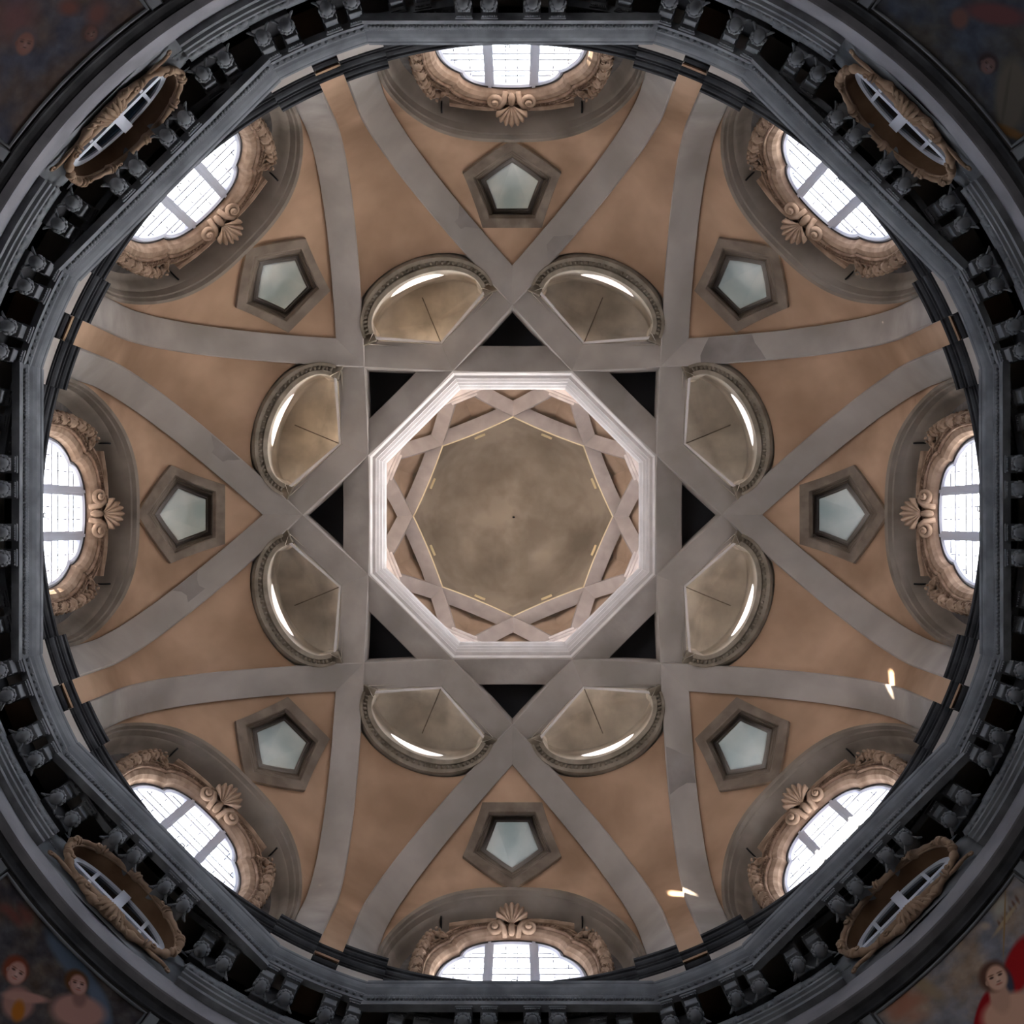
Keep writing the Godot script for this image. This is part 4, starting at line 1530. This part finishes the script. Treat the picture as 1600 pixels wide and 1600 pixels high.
func build_church() -> void:
	var shell := thing("wall_church", "shadowed grey pendentives and church walls below the gallery ring", "wall", Vector3(0, 10, 0), 0, "", "structure")
	var st := new_st()
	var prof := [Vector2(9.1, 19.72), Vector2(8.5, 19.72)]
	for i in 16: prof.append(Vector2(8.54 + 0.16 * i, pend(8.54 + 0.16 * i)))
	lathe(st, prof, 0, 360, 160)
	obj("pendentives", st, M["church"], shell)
	st = new_st()
	var hm := pend(8.54 + 0.16 * 15) + 0.05
	# lower walls; unseen openings added on the upper-left side to light the lower right
	st.set_smooth_group(-1)
	for i in 32:
		var a0 := 360.0 * i / 32
		var a1 := a0 + 360.0 / 32
		var c := (a0 + a1) / 2
		var open := 0.0
		if absf(fposmod(c - 135.0 + 180.0, 360.0) - 180.0) < 36 and i % 2 == 0: open = 5.0
		for r in [10.93, 11.4]:
			if open > 0:
				quad(st, polar(a0, r, -1.6), polar(a1, r, -1.6), polar(a1, r, 8.5), polar(a0, r, 8.5))
				quad(st, polar(a0, r, 8.5 + open), polar(a1, r, 8.5 + open), polar(a1, r, hm), polar(a0, r, hm))
			else:
				quad(st, polar(a0, r, -1.6), polar(a1, r, -1.6), polar(a1, r, hm), polar(a0, r, hm))
		if open > 0:
			for h in [8.5, 8.5 + open]: quad(st, polar(a0, 10.93, h), polar(a1, 10.93, h), polar(a1, 11.4, h), polar(a0, 11.4, h))
			for a in [a0, a1]: quad(st, polar(a, 10.93, 8.5), polar(a, 10.93, 8.5 + open), polar(a, 11.4, 8.5 + open), polar(a, 11.4, 8.5))
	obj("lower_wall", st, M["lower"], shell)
	var fl := thing("floor", "worn stone floor of the church far below the dome", "floor", Vector3(0, -1.6, 0), 0, "", "structure")
	st = new_st()
	lathe(st, [Vector2(0.0, -1.6), Vector2(11.6, -1.6), Vector2(11.6, -1.9), Vector2(0.0, -1.9)], 0, 360, 48)
	obj("paving", st, M["floor"], fl)
	var says := [[315, "fresco of a red-cloaked figure looking up, beside the lower right oval window"], [225, "dark fresco of two bare-shouldered figures, beside the lower left oval window"],
		[135, "dark fresco with small reddish faces, beside the upper left oval window"], [45, "dark bluish fresco with a pale draped figure, beside the upper right oval window"]]
	for i in 4:
		var az: float = says[i][0]
		var o := thing("pendentive_fresco", says[i][1], "fresco", Vector3(0, 18.5, 9.2), turn_of(az), "frescoes on the pendentives")
		st = new_st()
		st.set_smooth_group(1)
		var nu := 16
		var nv := 12
		var at := func(u: float, v: float, lift: float) -> Vector3:
			var rr := lerpf(8.60, 9.60, v)
			var a := deg_to_rad(lerpf(-9.1, 9.1, u))
			return Vector3(rr * sin(a), pend(rr) - lift, rr * cos(a))
		for y in nv:
			for x in nu:
				for c in [[0, 0], [1, 0], [1, 1], [0, 0], [1, 1], [0, 1]]:
					var u := float(x + c[0]) / nu
					var v := float(y + c[1]) / nv
					# texture follows true distances: widens with the radius
					var half: float = lerpf(8.60, 9.60, v) * sin(deg_to_rad(9.1))
					st.set_uv(Vector2(0.5 + (u - 0.5) * half / 1.62, v))
					st.add_vertex(at.call(u, v, 0.03))
		var m := StandardMaterial3D.new()
		m.albedo_texture = ImageTexture.create_from_image(fresco_image(i))
		m.roughness = 0.9
		m.metallic_specular = 0.2
		m.cull_mode = BaseMaterial3D.CULL_DISABLED
		obj("painting", st, m, o)
		# moulded frame: along the ring and down both sides
		st = new_st()
		var line := PackedVector3Array(); var rad := []
		for k in 9: line.append(at.call(0.0, 1.0 - k / 8.0, 0.04)); rad.append(0.025)
		for k in range(1, 17): line.append(at.call(k / 16.0, 0.0, 0.04)); rad.append(0.025)
		for k in range(1, 9): line.append(at.call(1.0, k / 8.0, 0.04)); rad.append(0.025)
		tube(st, line, rad, 6, 1.0, Vector3(0, 1, 0))
		obj("frame", st, M["stone"], o)
		for s in [-1, 1]:
			for b in [[9.5, 10.5, 0.10], [12.6, 13.4, 0.12]]:
				st = new_st()
				var rows := []
				for k in 9:
					var rr := lerpf(8.55, 9.7, k / 8.0)
					var row := PackedVector3Array()
					for c in [[b[0] - 0.15, 0.0], [b[0], b[2]], [b[1], b[2]], [b[1] + 0.15, 0.0]]:
						var a: float = deg_to_rad(c[0]) * s
						row.append(Vector3(rr * sin(a), pend(rr) - c[1], rr * cos(a)))
					rows.append(row)
				st.set_smooth_group(-1)
				sheet(st, rows)
				obj("side_moulding", st, M["stone"], o)

func _ready() -> void:
	make_camera_and_light()
	make_materials()
	build_church()
	var ceiling := thing("ceiling", "peach plaster vault webs between the star ribs of the dome", "vault", Vector3(0, 26, 0), 0, "", "structure")
	var drum := thing("wall_drum", "curved grey-brown drum walls holding the eight oval windows", "wall", Vector3(0, 23, 0), 0, "", "structure")
	build_pier_webs(ceiling)
	build_bay_webs(ceiling)
	build_triangles(ceiling)
	build_niches(drum)
	build_ribs()
	build_entablature()
	build_windows()
	build_surrounds()
	build_pentagons()
	build_lunettes()
	build_lantern()
	build_low_windows(drum)
